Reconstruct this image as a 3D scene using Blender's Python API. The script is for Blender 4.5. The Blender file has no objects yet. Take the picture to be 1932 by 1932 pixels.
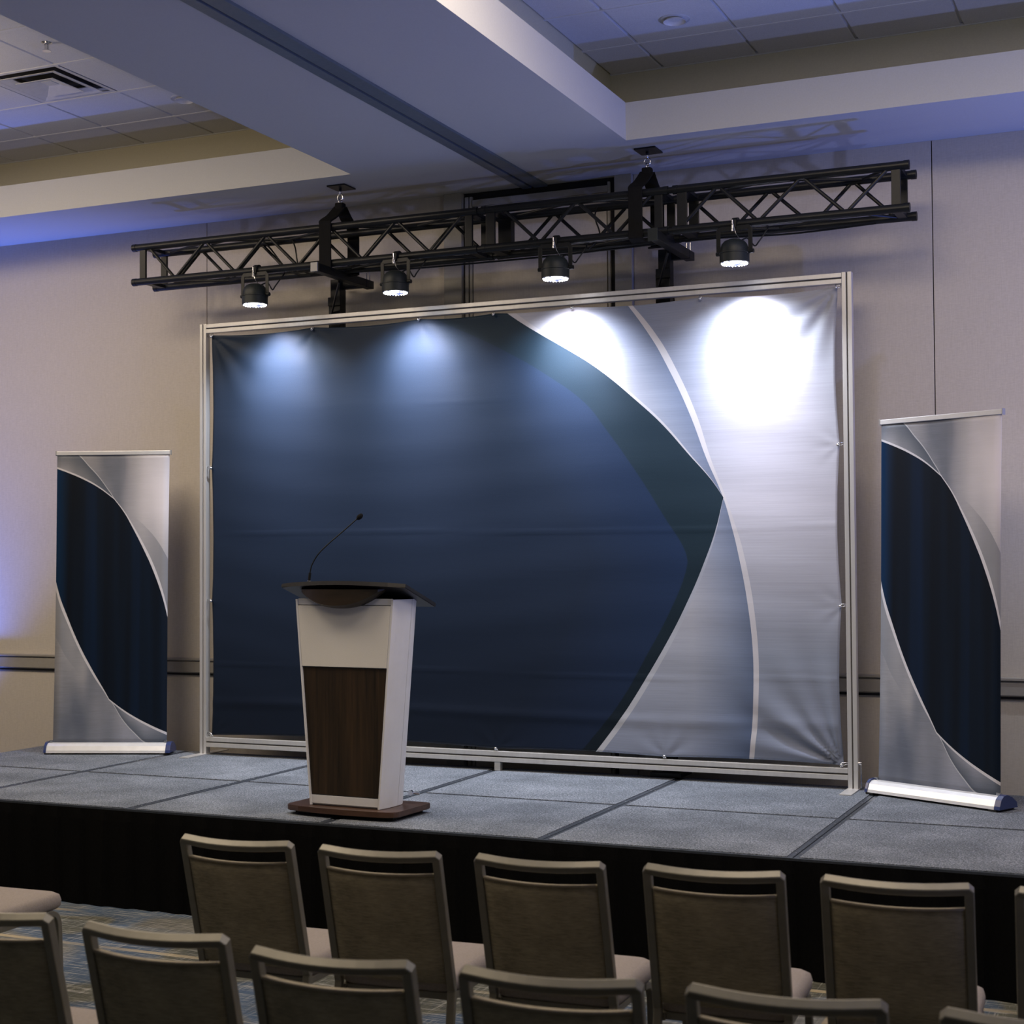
import bpy, bmesh, math, random
from mathutils import Vector, Matrix
random.seed(7)
PI = math.pi
S = bpy.context.scene
C = S.collection
CAMZ = 1.875
DECK = 0.535

# ------------------------------------------------------------------ camera
psi, th, ro = 0.415989384, 0.0313128895, -0.00633257551
f = Vector((-math.sin(psi)*math.cos(th), math.cos(psi)*math.cos(th), math.sin(th)))
r = Vector((math.cos(psi), math.sin(psi), 0)); u = r.cross(f)
r2 = r*math.cos(ro)+u*math.sin(ro); u2 = -r*math.sin(ro)+u*math.cos(ro)
cam_d = bpy.data.cameras.new('camera'); cam = bpy.data.objects.new('camera', cam_d); C.objects.link(cam)
cam_d.sensor_width = 36; cam_d.lens = 36*2885.09/1932
cam_d.clip_start = 0.05; cam_d.clip_end = 60
cam_d.dof.use_dof = True; cam_d.dof.focus_distance = 8.6; cam_d.dof.aperture_fstop = 4.5
m = Matrix((( r2.x, u2.x, -f.x), (r2.y, u2.y, -f.y), (r2.z, u2.z, -f.z))).to_4x4()
m.translation = (0, 0, CAMZ); cam.matrix_world = m
S.camera = cam
# ------------------------------------------------------------------ exposure, world, room lights
S.view_settings.view_transform = 'Standard'; S.view_settings.look = 'None'
S.view_settings.gamma = 1; S.view_settings.use_curve_mapping = False
S.view_settings.exposure = 0.0
w = bpy.data.worlds.new('room_ambience'); S.world = w; w.use_nodes = True
w.node_tree.nodes['Background'].inputs[0].default_value = (0.62, 0.69, 0.78, 1)
w.node_tree.nodes['Background'].inputs[1].default_value = 0.105

def lamp(name, kind, loc, energy, color, direction=None, parent=None, **kw):
    d = bpy.data.lights.new(name, kind); d.energy = energy; d.color = color
    for k, v in kw.items(): setattr(d, k, v)
    o = bpy.data.objects.new(name, d); C.objects.link(o); o.location = loc
    if direction is not None:
        o.rotation_euler = Vector(direction).to_track_quat('-Z', 'Y').to_euler()
    if parent: o.parent = parent
    return o
WARM = (1.0, 0.83, 0.62)
for (x, y, z, e) in ((-8.8, 6.2, 4.93, 92), (-6.0, 5.6, 4.93, 96), (-1.8, 5.6, 4.93, 80), (0.9, 6.2, 4.93, 76), (-3.9, 3.0, 4.33, 34)):
    lamp('ceiling_soft_light', 'AREA', (x, y, z), e, WARM, (0, 0, -1), shape='DISK', size=1.7)  # wide soft discs standing in for the room's warm downlights
lamp('coffer_fill', 'POINT', (-7.3, 6.6, 4.62), 26, (1.0, 0.80, 0.60), shadow_soft_size=0.12)  # unseen point lamp added for the warm glow on the left tiles
lamp('coffer_fill', 'POINT', (1.2, 5.0, 3.6), 40, (0.80, 0.84, 1.0), shadow_soft_size=0.25)  # added cool fill to lift the right coffer tiles, no fixture there
BLUE = (0.10, 0.20, 1.0)
# blue wall-wash fixtures standing beside the stage, just outside the picture
lamp('blue_uplight', 'SPOT', (-9.3, 8.95, 0.2), 900, BLUE, (0.12, 0.34, 1.0), spot_size=math.radians(82), spot_blend=1.0, shadow_soft_size=0.10)
lamp('blue_uplight', 'SPOT', (2.3, 8.6, 0.62), 460, BLUE, (-0.30, -0.10, 1.0), spot_size=math.radians(135), spot_blend=1.0, shadow_soft_size=0.10)
lamp('blue_uplight', 'SPOT', (-11.2, 4.3, 0.2), 150, (0.42, 0.46, 1.0), (0.75, 0.35, 1.0), spot_size=math.radians(100), spot_blend=1.0, shadow_soft_size=0.10)
lamp('blue_uplight', 'SPOT', (3.6, 4.3, 0.2), 560, (0.30, 0.38, 1.0), (-0.75, 0.35, 1.0), spot_size=math.radians(100), spot_blend=1.0, shadow_soft_size=0.10)
SPOT_W = 195
SPILL_W = 220

# ------------------------------------------------------------------ node helpers
class N:
    """tiny expression wrapper over Math nodes"""
    def __init__(s, t, sock): s.t, s.s = t, sock
    def _m(s, op, *a, clamp=False):
        n = s.t.nodes.new('ShaderNodeMath'); n.operation = op; n.use_clamp = clamp
        for i, v in enumerate((s,)+a):
            if isinstance(v, N): s.t.links.new(v.s, n.inputs[i])
            else: n.inputs[i].default_value = v
        return N(s.t, n.outputs[0])
    def __add__(s, o): return s._m('ADD', o)
    def __sub__(s, o): return s._m('SUBTRACT', o)
    def __mul__(s, o): return s._m('MULTIPLY', o)
    def gt(s, o): return s._m('GREATER_THAN', o)
    def lt(s, o): return s._m('LESS_THAN', o)
    def sat(s): return s._m('ADD', 0.0, clamp=True)
    def neg(s): return s._m('MULTIPLY', -1.0)
    def inv(s): return s._m('MULTIPLY', -1.0)+1.0
    def pw(s, e): return s._m('POWER', e)
    def sin(s): return s._m('SINE')
def curve(x, pts, sharp=()):
    n = x.t.nodes.new('ShaderNodeFloatCurve'); c = n.mapping.curves[0]
    pts = sorted(pts)
    c.points[0].location = pts[0]; c.points[1].location = pts[-1]
    for p in pts[1:-1]: c.points.new(*p)
    for q in c.points:
        if any(abs(q.location[0]-v_) < 1e-3 for v_ in sharp): q.handle_type = 'VECTOR'
    n.mapping.update(); x.t.links.new(x.s, n.inputs['Value'])
    return N(x.t, n.outputs[0])
def ramp(t, fac, stops, interp='LINEAR'):
    n = t.nodes.new('ShaderNodeValToRGB'); n.color_ramp.interpolation = interp
    e = n.color_ramp.elements
    while len(e) < len(stops): e.new(0.5)
    for q, (p, c) in zip(e, stops): q.position = p; q.color = (*c, 1)
    t.links.new(fac.s if isinstance(fac, N) else fac, n.inputs[0]); return n.outputs[0]
def mix(t, fac, a, b, mode='MIX'):
    n = t.nodes.new('ShaderNodeMix'); n.data_type = 'RGBA'; n.blend_type = mode
    def put(i, v):
        if isinstance(v, N): t.links.new(v.s, n.inputs[i])
        elif isinstance(v, bpy.types.NodeSocket): t.links.new(v, n.inputs[i])
        elif isinstance(v, (int, float)): n.inputs[i].default_value = v
        else: n.inputs[i].default_value = (*v, 1)
    put(0, fac); put(6, a); put(7, b)
    return n.outputs[2]
def noise(t, vec, scale, detail=3, rough=0.55, sx=1, sy=1, sz=1):
    mp = t.nodes.new('ShaderNodeMapping'); mp.inputs['Scale'].default_value = (sx, sy, sz)
    t.links.new(vec, mp.inputs[0])
    n = t.nodes.new('ShaderNodeTexNoise'); n.inputs['Scale'].default_value = scale
    n.inputs['Detail'].default_value = detail; n.inputs['Roughness'].default_value = rough
    t.links.new(mp.outputs[0], n.inputs['Vector']); return N(t, n.outputs[0])
def new_mat(name, color=(0.5, 0.5, 0.5), rough=0.5, metal=0.0, **kw):
    mt = bpy.data.materials.new(name); mt.use_nodes = True; t = mt.node_tree
    b = t.nodes['Principled BSDF']
    b.inputs['Base Color'].default_value = (*color, 1); b.inputs['Roughness'].default_value = rough
    b.inputs['Metallic'].default_value = metal
    for k, v in kw.items(): b.inputs[k.replace('_', ' ')].default_value = v
    return mt, t, b
def coord(t, which='Object'):
    n = t.nodes.new('ShaderNodeTexCoord'); return n.outputs[which]
def bump(t, b, h, strength=0.2, dist=0.01):
    n = t.nodes.new('ShaderNodeBump'); n.inputs['Strength'].default_value = strength
    n.inputs['Distance'].default_value = dist
    t.links.new(h.s if isinstance(h, N) else h, n.inputs['Height']); t.links.new(n.outputs[0], b.inputs['Normal'])
def grainy(name, c0, c1, scale, rough=0.7, metal=0.0, sx=1, sy=1, sz=1, bmp=0.0, bd=0.002, detail=3, **kw):
    mt, t, b = new_mat(name, c0, rough, metal, **kw)
    n = noise(t, coord(t), scale, detail, 0.6, sx, sy, sz)
    t.links.new(ramp(t, n, [(0.3, c0), (0.7, c1)]), b.inputs['Base Color'])
    if bmp: bump(t, b, n, bmp, bd)
    return mt

M = {}
M['soffit'] = grainy('painted_soffit', (0.50, 0.50, 0.48), (0.53, 0.53, 0.51), 120, 0.9, bmp=0.15)
M['tile'] = grainy('ceiling_tile_fissured', (0.60, 0.60, 0.58), (0.72, 0.72, 0.70), 160, 0.95, bmp=0.5, bd=0.002, detail=6)
M['grid'] = new_mat('ceiling_grid_metal', (0.68, 0.68, 0.66), 0.5)[0]
M['dark'] = new_mat('dark_recess', (0.012, 0.012, 0.014), 0.8)[0]
M['track'] = grainy('track_metal', (0.16, 0.19, 0.22), (0.19, 0.22, 0.25), 30, 0.45, 0.5)
M['vent'] = grainy('vent_metal', (0.55, 0.55, 0.53), (0.62, 0.62, 0.60), 20, 0.4)
M['lamp_glass'] = grainy('downlight_reflector', (0.72, 0.70, 0.66), (0.78, 0.76, 0.72), 15, 0.25)
# wall covering: vertical woven wallpaper
mt, t, b = new_mat('woven_wallcovering', (0.4, 0.37, 0.33), 0.8); M['wall'] = mt
co = coord(t); n1 = noise(t, co, 1.0, 4, 0.7, 260, 260, 12); n2 = noise(t, co, 1.0, 4, 0.7, 30, 30, 120)
nn = (n1+n2)*0.5
t.links.new(ramp(t, nn, [(0.35, (0.50, 0.455, 0.395)), (0.65, (0.60, 0.55, 0.485))]), b.inputs['Base Color']); bump(t, b, nn, 0.25, 0.002)
M['trim'] = grainy('painted_chair_rail', (0.30, 0.28, 0.25), (0.33, 0.31, 0.28), 25, 0.5)
M['pilaster'] = grainy('painted_pilaster', (0.36, 0.34, 0.30), (0.40, 0.38, 0.33), 160, 0.7, bmp=0.1)
# ballroom carpet
mt, t, b = new_mat('patterned_carpet', (0.1, 0.1, 0.1), 0.95); M['carpet'] = mt
co = coord(t)
bx_ = noise(t, co, 1.0, 4, 0.8, 3.0, 75, 1); by_ = noise(t, co, 1.0, 4, 0.8, 75, 3.0, 1)
base = noise(t, co, 1.0, 1, 0.4, 1.1, 1.6, 1)
c1 = ramp(t, base, [(0.38, (0.035, 0.037, 0.026)), (0.46, (0.060, 0.060, 0.040)), (0.49, (0.028, 0.050, 0.085)), (0.58, (0.040, 0.072, 0.125)), (0.64, (0.10, 0.10, 0.09))])
c2 = mix(t, (bx_-0.53)._m('MULTIPLY', 14, clamp=True)*0.6, c1, (0.40, 0.39, 0.35))
c3 = mix(t, (by_-0.56)._m('MULTIPLY', 14, clamp=True)*0.5, c2, (0.36, 0.35, 0.32))
c3 = mix(t, (by_.inv()-0.54)._m('MULTIPLY', 9, clamp=True)*0.6, c3, (0.022, 0.030, 0.040))
gx = noise(t, co, 1.0, 0, 0.4, 0, 7, 0); gy = noise(t, co, 1.0, 0, 0.4, 7, 0, 0)
wx = noise(t, co, 1.0, 1, 0.4, 0.8, 0.8, 0)
c4 = mix(t, (gy-0.66)._m('MULTIPLY', 40, clamp=True)*(wx-0.42)._m('MULTIPLY', 9, clamp=True)*0.85, c3, (0.36, 0.27, 0.14))
c5 = mix(t, (gx-0.70)._m('MULTIPLY', 40, clamp=True)*(wx-0.46)._m('MULTIPLY', 9, clamp=True)*0.8, c4, (0.38, 0.31, 0.19))
fib = noise(t, co, 350, 2)
c6 = mix(t, 0.6, c5, ramp(t, fib, [(0.3, (0.5, 0.5, 0.5)), (0.7, (1.5, 1.5, 1.5))]), 'MULTIPLY')
t.links.new(c6, b.inputs['Base Color']); bump(t, b, fib, 0.5, 0.004)
# stage deck carpet
mt, t, b = new_mat('grey_deck_carpet', (0.15, 0.16, 0.18), 0.95); M['deck'] = mt
co = coord(t); fib = noise(t, co, 120, 4, 0.85); lo = noise(t, co, 3, 2)
t.links.new(ramp(t, fib*0.85+lo*0.15, [(0.38, (0.030, 0.036, 0.044)), (0.5, (0.105, 0.120, 0.142)), (0.62, (0.32, 0.345, 0.385))]), b.inputs['Base Color'])
bump(t, b, fib, 0.6, 0.004)
M['deck_edge'] = grainy('deck_edge_metal', (0.035, 0.043, 0.056), (0.062, 0.073, 0.090), 40, 0.42, 0.3)
M['screw'] = new_mat('screw_metal', (0.7, 0.7, 0.7), 0.3, 0.9)[0]
M['skirt'] = grainy('black_skirt_cloth', (0.003, 0.003, 0.003), (0.005, 0.005, 0.005), 90, 0.95, Specular_IOR_Level=0.05)
M['rubber'] = grainy('black_rubber', (0.006, 0.006, 0.006), (0.010, 0.010, 0.010), 60, 0.7)
M['alu'] = grainy('anodised_aluminium', (0.60, 0.59, 0.57), (0.66, 0.65, 0.63), 30, 0.38, 0.55, sz=0.1)
M['alu_bright'] = grainy('silver_base_aluminium', (0.72, 0.72, 0.72), (0.78, 0.78, 0.78), 20, 0.3, 0.35)
M['groove'] = new_mat('groove_shadow_gap', (0.10, 0.095, 0.09), 0.6)[0]
M['chrome'] = new_mat('bright_steel', (0.75, 0.75, 0.76), 0.18, 1.0)[0]
M['black'] = grainy('black_powder_coat', (0.006, 0.007, 0.007), (0.009, 0.010, 0.010), 60, 0.42, Specular_IOR_Level=0.3)
M['black_matt'] = grainy('black_webbing', (0.006, 0.006, 0.006), (0.010, 0.010, 0.010), 200, 0.85, sz=0.1, Specular_IOR_Level=0.15)
M['can'] = grainy('dark_fixture_casting', (0.010, 0.014, 0.014), (0.016, 0.021, 0.021), 30, 0.5, Specular_IOR_Level=0.35)
M['tag'] = new_mat('grey_rating_plate', (0.35, 0.34, 0.32), 0.5)[0]
M['end_cap'] = new_mat('dark_blue_plastic_end', (0.03, 0.045, 0.13), 0.25)[0]
# LED lens: bright diodes
mt, t, b = new_mat('led_lens', (0.8, 0.85, 1.0), 0.3); M['led'] = mt
v = t.nodes.new('ShaderNodeTexVoronoi'); v.inputs['Scale'].default_value = 34; t.links.new(coord(t), v.inputs['Vector'])
t.links.new(ramp(t, v.outputs['Distance'], [(0.38, (1.0, 1.0, 1.0)), (0.62, (0.015, 0.02, 0.06))]), b.inputs['Emission Color'])
b.inputs['Emission Strength'].default_value = 7
# woods and lectern
def wood(name, a, bcol, sx, sy, sz, rough=0.4):
    mt, t, b = new_mat(name, a, rough); co = coord(t)
    n1 = noise(t, co, 1.0, 5, 0.6, sx, sy, sz); n2 = noise(t, co, 1.0, 3, 0.6, sx*5, sy*5, sz*4)
    k = n1*0.7+n2*0.3
    t.links.new(ramp(t, k, [(0.36, a), (0.52, tuple((p+q)/2 for p, q in zip(a, bcol))), (0.66, bcol)]), b.inputs['Base Color'])
    bump(t, b, k, 0.08, 0.002); return mt
M['walnut'] = wood('dark_walnut_veneer', (0.011, 0.007, 0.003), (0.046, 0.026, 0.012), 22, 22, 1.0)
M['walnut_base'] = wood('walnut_plinth', (0.028, 0.013, 0.008), (0.085, 0.042, 0.026), 2, 16, 16, 0.35)
M['walnut_apron'] = wood('walnut_apron', (0.012, 0.008, 0.004), (0.030, 0.018, 0.009), 2, 16, 16, 0.4)
M['lectern_white'] = grainy('satin_white_laminate', (0.66, 0.66, 0.68), (0.70, 0.70, 0.72), 8, 0.45)
M['lectern_panel'] = grainy('matt_white_panel', (0.64, 0.62, 0.58), (0.69, 0.67, 0.63), 260, 0.6, bmp=0.08)
M['lectern_top'] = grainy('black_laminate_top', (0.012, 0.012, 0.014), (0.018, 0.018, 0.021), 60, 0.35, Specular_IOR_Level=0.35)
# chairs
M['chair_metal'] = grainy('champagne_metal', (0.165, 0.155, 0.122), (0.190, 0.178, 0.142), 25, 0.42, 0.35)
mt, t, b = new_mat('taupe_woven_fabric', (0.2, 0.17, 0.13), 0.9); M['fabric'] = mt
co = coord(t); n1 = noise(t, co, 1.0, 4, 0.7, 30, 30, 220); n2 = noise(t, co, 6, 3); k = n1*0.6+n2*0.4
t.links.new(ramp(t, k, [(0.36, (0.175, 0.150, 0.098)), (0.64, (0.370, 0.320, 0.215))]), b.inputs['Base Color']); bump(t, b, n1, 0.3, 0.002)
M['seat_fabric'] = grainy('pale_seat_fabric', (0.22, 0.19, 0.17), (0.28, 0.245, 0.22), 150, 0.95, bmp=0.3)
M['piping'] = grainy('piping_cord', (0.25, 0.215, 0.16), (0.30, 0.26, 0.20), 90, 0.8)

# printed graphics --------------------------------------------------
def silver(t, uv, base=(0.31, 0.32, 0.36), amp=0.085):
    n1 = noise(t, uv, 1.0, 4, 0.7, 7, 420, 1); n2 = noise(t, uv, 1.0, 3, 0.6, 3, 60, 1)
    k = n1*0.65+n2*0.35
    lo = tuple(c*(1-amp) for c in base); hi = tuple(c*(1+amp) for c in base)
    return ramp(t, k, [(0.35, lo), (0.65, hi)])
def uvsplit(t):
    uvn = t.nodes.new('ShaderNodeUVMap'); uvn.uv_map = 'UVMap'
    s = t.nodes.new('ShaderNodeSeparateXYZ'); t.links.new(uvn.outputs[0], s.inputs[0])
    return uvn.outputs[0], N(t, s.outputs[0]), N(t, s.outputs[1])
def backdrop_mat():
    mt, t, b = new_mat('backdrop_print', (0.1, 0.1, 0.1), 0.62)
    uv, U, V = uvsplit(t)
    fl = lambda L: [(v, u) for u, v in L]
    A = curve(V, fl([(0.65, 0.0), (0.6965, 0.0989), (0.7282, 0.1756), (0.7597, 0.2573), (0.787, 0.3382), (0.8103, 0.4185), (0.8281, 0.4927), (0.8399, 0.5629), (0.8228, 0.6016), (0.793, 0.6546), (0.7503, 0.7302), (0.7164, 0.7793), (0.6548, 0.8599), (0.5964, 0.919), (0.5554, 0.9595), (0.517, 1.0)]), (0.5629,))
    B = curve(V, fl([(0.8718, 0.0), (0.8771, 0.086), (0.8792, 0.1648), (0.8776, 0.2547), (0.871, 0.3447), (0.8605, 0.4353), (0.8507, 0.5013), (0.8397, 0.5610), (0.8155, 0.651), (0.7934, 0.7445), (0.7649, 0.8416), (0.7344, 0.9287), (0.704, 1.0)]))
    I = curve(V, fl([(0.627, 0.0), (0.6407, 0.0254), (0.6888, 0.1218), (0.7246, 0.2161), (0.7617, 0.3207), (0.7836, 0.4016), (0.7868, 0.4246), (0.7839, 0.4454), (0.7538, 0.5231), (0.7155, 0.6177), (0.6685, 0.7202), (0.6366, 0.7818), (0.5714, 0.8563), (0.5255, 0.8993), (0.40, 1.0)]), (0.4246,))
    # widths of the white piping lines, in u
    wA = curve(V, [(0, 0.0095), (0.2, 0.0085), (0.4, 0.0045), (0.5629, 0.0003), (0.64, 0.002), (0.75, 0.005), (0.86, 0.0068), (0.95, 0.010), (1.0, 0.0135)])
    wB = curve(V, [(0, 0.0068), (0.25, 0.0076), (0.45, 0.0076), (0.56, 0.004), (0.66, 0.0065), (0.75, 0.0094), (0.93, 0.010), (1.0, 0.0068)])
    navy_in = ramp(t, V, [(0.0, (0.0045, 0.011, 0.030)), (0.45, (0.010, 0.025, 0.068)), (1.0, (0.014, 0.027, 0.052))])  # navy tones darken downward, with lamp falloff put into the print colour
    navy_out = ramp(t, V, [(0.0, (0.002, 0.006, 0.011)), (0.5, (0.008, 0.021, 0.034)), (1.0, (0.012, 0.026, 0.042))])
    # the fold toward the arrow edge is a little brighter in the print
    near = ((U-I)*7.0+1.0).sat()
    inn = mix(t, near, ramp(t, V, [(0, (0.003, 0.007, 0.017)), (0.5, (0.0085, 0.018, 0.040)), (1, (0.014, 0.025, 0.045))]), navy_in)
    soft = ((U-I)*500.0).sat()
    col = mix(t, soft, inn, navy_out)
    cloth = noise(t, uv, 1.0, 3, 0.7, 900, 600, 1)
    col = mix(t, 0.35, col, ramp(t, cloth, [(0.3, (0.55, 0.55, 0.55)), (0.7, (1.5, 1.5, 1.5))]), 'MULTIPLY')
    sil = silver(t, uv)
    # lens between A and B darkens toward B; right field's dark strip near B is mostly spot shading painted in
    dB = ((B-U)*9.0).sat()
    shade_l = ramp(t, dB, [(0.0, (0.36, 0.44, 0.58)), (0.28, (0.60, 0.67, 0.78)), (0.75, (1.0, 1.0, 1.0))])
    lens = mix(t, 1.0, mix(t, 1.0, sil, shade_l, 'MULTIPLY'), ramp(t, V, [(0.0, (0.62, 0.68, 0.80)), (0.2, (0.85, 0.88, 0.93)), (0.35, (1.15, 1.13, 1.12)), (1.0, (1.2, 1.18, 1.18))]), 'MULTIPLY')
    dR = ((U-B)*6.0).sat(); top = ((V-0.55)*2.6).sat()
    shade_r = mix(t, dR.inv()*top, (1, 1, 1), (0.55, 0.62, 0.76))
    low = ramp(t, V, [(0.0, (0.56, 0.62, 0.74)), (0.22, (0.70, 0.76, 0.84)), (0.40, (1.05, 1.04, 1.06)), (0.55, (1.40, 1.36, 1.36)), (0.75, (1.1, 1.09, 1.09)), (1.0, (1.05, 1.05, 1.05))])  # print gradient with some of the spots' brightness falloff painted in
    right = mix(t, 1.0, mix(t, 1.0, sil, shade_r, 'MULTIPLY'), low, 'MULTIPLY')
    sil2 = mix(t, U.gt(B), lens, right)
    white = (0.46, 0.45, 0.475)
    inB = U.gt(B)*U.lt(B+wB)
    inA = U.gt(A)*U.lt(A+wA)*U.lt(B)
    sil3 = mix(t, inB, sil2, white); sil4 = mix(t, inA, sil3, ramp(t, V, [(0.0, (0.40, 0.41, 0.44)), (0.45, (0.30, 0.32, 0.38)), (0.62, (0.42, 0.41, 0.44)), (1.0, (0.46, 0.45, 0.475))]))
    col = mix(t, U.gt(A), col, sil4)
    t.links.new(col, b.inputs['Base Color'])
    b.inputs['Roughness'].default_value = 0.55; b.inputs['Specular IOR Level'].default_value = 0.2
    wr = noise(t, uv, 1.0, 4, 0.6, 6, 26, 1)
    bump(t, b, wr*0.6+cloth*0.05, 0.16, 0.012)
    return mt
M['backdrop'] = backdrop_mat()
def rollup_mat():
    mt, t, b = new_mat('rollup_print', (0.1, 0.1, 0.1), 0.45)
    uv, U, V = uvsplit(t)
    T = curve(U, [(0, .950), (.12, .932), (.24, .911), (.38, .880), (.509, .842), (.60, .795), (.687, .735), (.78, .665), (.857, .601), (.953, .5), (1.0, .43)], (.509,))
    L = curve(U, [(0, .556), (.04, .500), (.095, .445), (.212, .34), (.33, .255), (.447, .179), (.49, .150), (.52, .141), (.60, .118), (.705, .092), (.85, .062), (1.0, .036)], (.49,))
    K = curve(U, [(0, 1.0), (.18, 1.0), (.21, .991), (.28, .960), (.36, .926), (.44, .884), (.509, .842), (1.0, .30)])
    J = curve(U, [(0, .50), (.447, .179), (.53, .130), (.61, .080), (.72, .032), (.82, 0.0), (1.0, 0.0)])
    Hc = curve(U, [(0, 0.84), (.70, .775), (.80, .742), (.90, .697), (1.0, .632)])
    G = curve(U, [(0, .366), (.05, .330), (.085, .304), (.18, .255), (.3, .20), (1, 0)])
    wT = curve(U, [(0, .006), (.3, .006), (.5, .004), (.60, .006), (.80, .020), (.92, .026), (1, .024)])
    wL = curve(U, [(0, .030), (.15, .020), (.35, .014), (.48, .005), (.6, .006), (1, .009)])
    sil = silver(t, uv, (0.31, 0.315, 0.335), 0.10)
    big = noise(t, uv, 1.0, 2, 0.5, 2.2, 1.6, 1)
    sil = mix(t, 1.0, sil, ramp(t, big, [(0.36, (0.48, 0.51, 0.57)), (0.5, (0.95, 0.93, 0.92)), (0.62, (1.32, 1.27, 1.25))]), 'MULTIPLY')
    # bright lobe beside the upper right curve, grey inside it
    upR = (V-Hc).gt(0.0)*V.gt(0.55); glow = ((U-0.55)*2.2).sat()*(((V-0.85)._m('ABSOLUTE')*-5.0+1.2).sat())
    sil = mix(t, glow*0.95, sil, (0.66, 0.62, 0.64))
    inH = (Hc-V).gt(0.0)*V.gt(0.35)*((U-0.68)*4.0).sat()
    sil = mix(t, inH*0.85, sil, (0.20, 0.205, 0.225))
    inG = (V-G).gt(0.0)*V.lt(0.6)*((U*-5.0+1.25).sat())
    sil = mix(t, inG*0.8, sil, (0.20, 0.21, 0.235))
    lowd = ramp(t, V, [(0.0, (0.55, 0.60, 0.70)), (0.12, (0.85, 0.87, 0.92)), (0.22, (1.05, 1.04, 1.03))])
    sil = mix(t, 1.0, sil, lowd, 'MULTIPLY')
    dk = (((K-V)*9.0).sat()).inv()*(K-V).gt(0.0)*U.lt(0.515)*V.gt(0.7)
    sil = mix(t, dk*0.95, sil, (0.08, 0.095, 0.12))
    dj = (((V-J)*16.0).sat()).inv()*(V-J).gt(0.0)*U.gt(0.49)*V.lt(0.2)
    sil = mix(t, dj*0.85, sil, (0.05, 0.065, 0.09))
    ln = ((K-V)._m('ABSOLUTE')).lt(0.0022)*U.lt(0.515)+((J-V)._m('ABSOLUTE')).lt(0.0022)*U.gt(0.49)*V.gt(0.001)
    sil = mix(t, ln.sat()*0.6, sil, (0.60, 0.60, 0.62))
    eT = V.gt(T)*V.lt(T+wT); eL = V.lt(L)*V.gt(L-wL)
    sil = mix(t, (eT+eL).sat()*0.85, sil, (0.62, 0.60, 0.62))
    band = noise(t, uv, 1.0, 2, 0.5, 5.0, 0.35, 1)
    nav = ramp(t, band, [(0.35, (0.0030, 0.005, 0.009)), (0.5, (0.0035, 0.008, 0.017)), (0.68, (0.004, 0.013, 0.036))])
    nav = mix(t, (U*-9.0+1.0).sat()*0.8, nav, (0.005, 0.028, 0.078))
    inside = V.lt(T)*V.gt(L)
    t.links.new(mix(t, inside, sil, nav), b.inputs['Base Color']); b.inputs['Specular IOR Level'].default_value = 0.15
    return mt
M['rollup'] = rollup_mat()

# ------------------------------------------------------------------ mesh helpers
def mk(name, bm, mat, parent=None, smooth=False, loc=None):
    me = bpy.data.meshes.new(name); bmesh.ops.recalc_face_normals(bm, faces=bm.faces[:]) if not bm.loops.layers.uv else None
    bm.to_mesh(me); bm.free()
    if smooth:
        for p in me.polygons: p.use_smooth = True
    me.materials.append(mat if not isinstance(mat, str) else M[mat])
    o = bpy.data.objects.new(name, me); C.objects.link(o)
    if parent: o.parent = parent
    if loc: o.location = loc
    return o
def thing(name, label, cat, loc=(0, 0, 0), rz=0, group=None):
    o = bpy.data.objects.new(name, None); C.objects.link(o); o.location = loc; o.rotation_euler = (0, 0, rz)
    o.empty_display_size = 0.05
    if label: o['label'] = label
    if cat: o['category'] = cat
    if group: o['group'] = group
    return o
def tag(o, label, cat, group=None):
    o['label'] = label; o['category'] = cat
    if group: o['group'] = group
    return o
def struct(o): o['kind'] = 'structure'; return o
def box(bm, x0, x1, y0, y1, z0, z1, bev=0.0, mtx=None):
    g = bmesh.ops.create_cube(bm, size=1)
    vs = g['verts']
    for v in vs:
        v.co = Vector(((x0+x1)/2+v.co.x*(x1-x0), (y0+y1)/2+v.co.y*(y1-y0), (z0+z1)/2+v.co.z*(z1-z0)))
    if bev:
        es = list({e for v in vs for e in v.link_edges})
        r_ = bmesh.ops.bevel(bm, geom=es, offset=bev, segments=2, affect='EDGES', profile=0.6)
        vs = list({v for fc in r_['faces'] for v in fc.verts} | {v for v in vs if v.is_valid})
    if mtx is not None: bmesh.ops.transform(bm, matrix=mtx, verts=vs)
    return bm
def BX(*a, **k): bm = bmesh.new(); return box(bm, *a, **k)
def cyl(bm, p0, p1, r0, r1=None, seg=16, cap=True):
    p0, p1 = Vector(p0), Vector(p1); r1 = r0 if r1 is None else r1
    d = p1-p0; q = d.to_track_quat('Z', 'Y').to_matrix().to_4x4()
    bmesh.ops.create_cone(bm, cap_ends=cap, segments=seg, radius1=r0, radius2=r1, depth=d.length, matrix=Matrix.Translation((p0+p1)/2) @ q)
    return bm
def sweep(bm, pts, prof, closed_ends=True, up=None, roll=None):
    """sweep a closed 2-D profile (list of (a,b)) along pts; frames transported"""
    P = [Vector(p) for p in pts]; rings = []
    prev = None
    for i, p in enumerate(P):
        d = (P[min(i+1, len(P)-1)]-P[max(i-1, 0)]).normalized()
        if prev is None:
            upv = Vector(up) if up else (Vector((0, 0, 1)) if abs(d.z) < 0.9 else Vector((0, 1, 0)))
            a = d.cross(upv).normalized()
        else:
            a = (prev-d*prev.dot(d)).normalized()
        prev = a; bb = a.cross(d).normalized()
        rings.append([bm.verts.new(p+a*x+bb*y) for x, y in prof])
    n = len(prof)
    for i in range(len(rings)-1):
        for j in range(n):
            bm.faces.new((rings[i][j], rings[i][(j+1) % n], rings[i+1][(j+1) % n], rings[i+1][j]))
    if closed_ends:
        bm.faces.new(rings[0][::-1]); bm.faces.new(rings[-1])
    return bm
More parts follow.
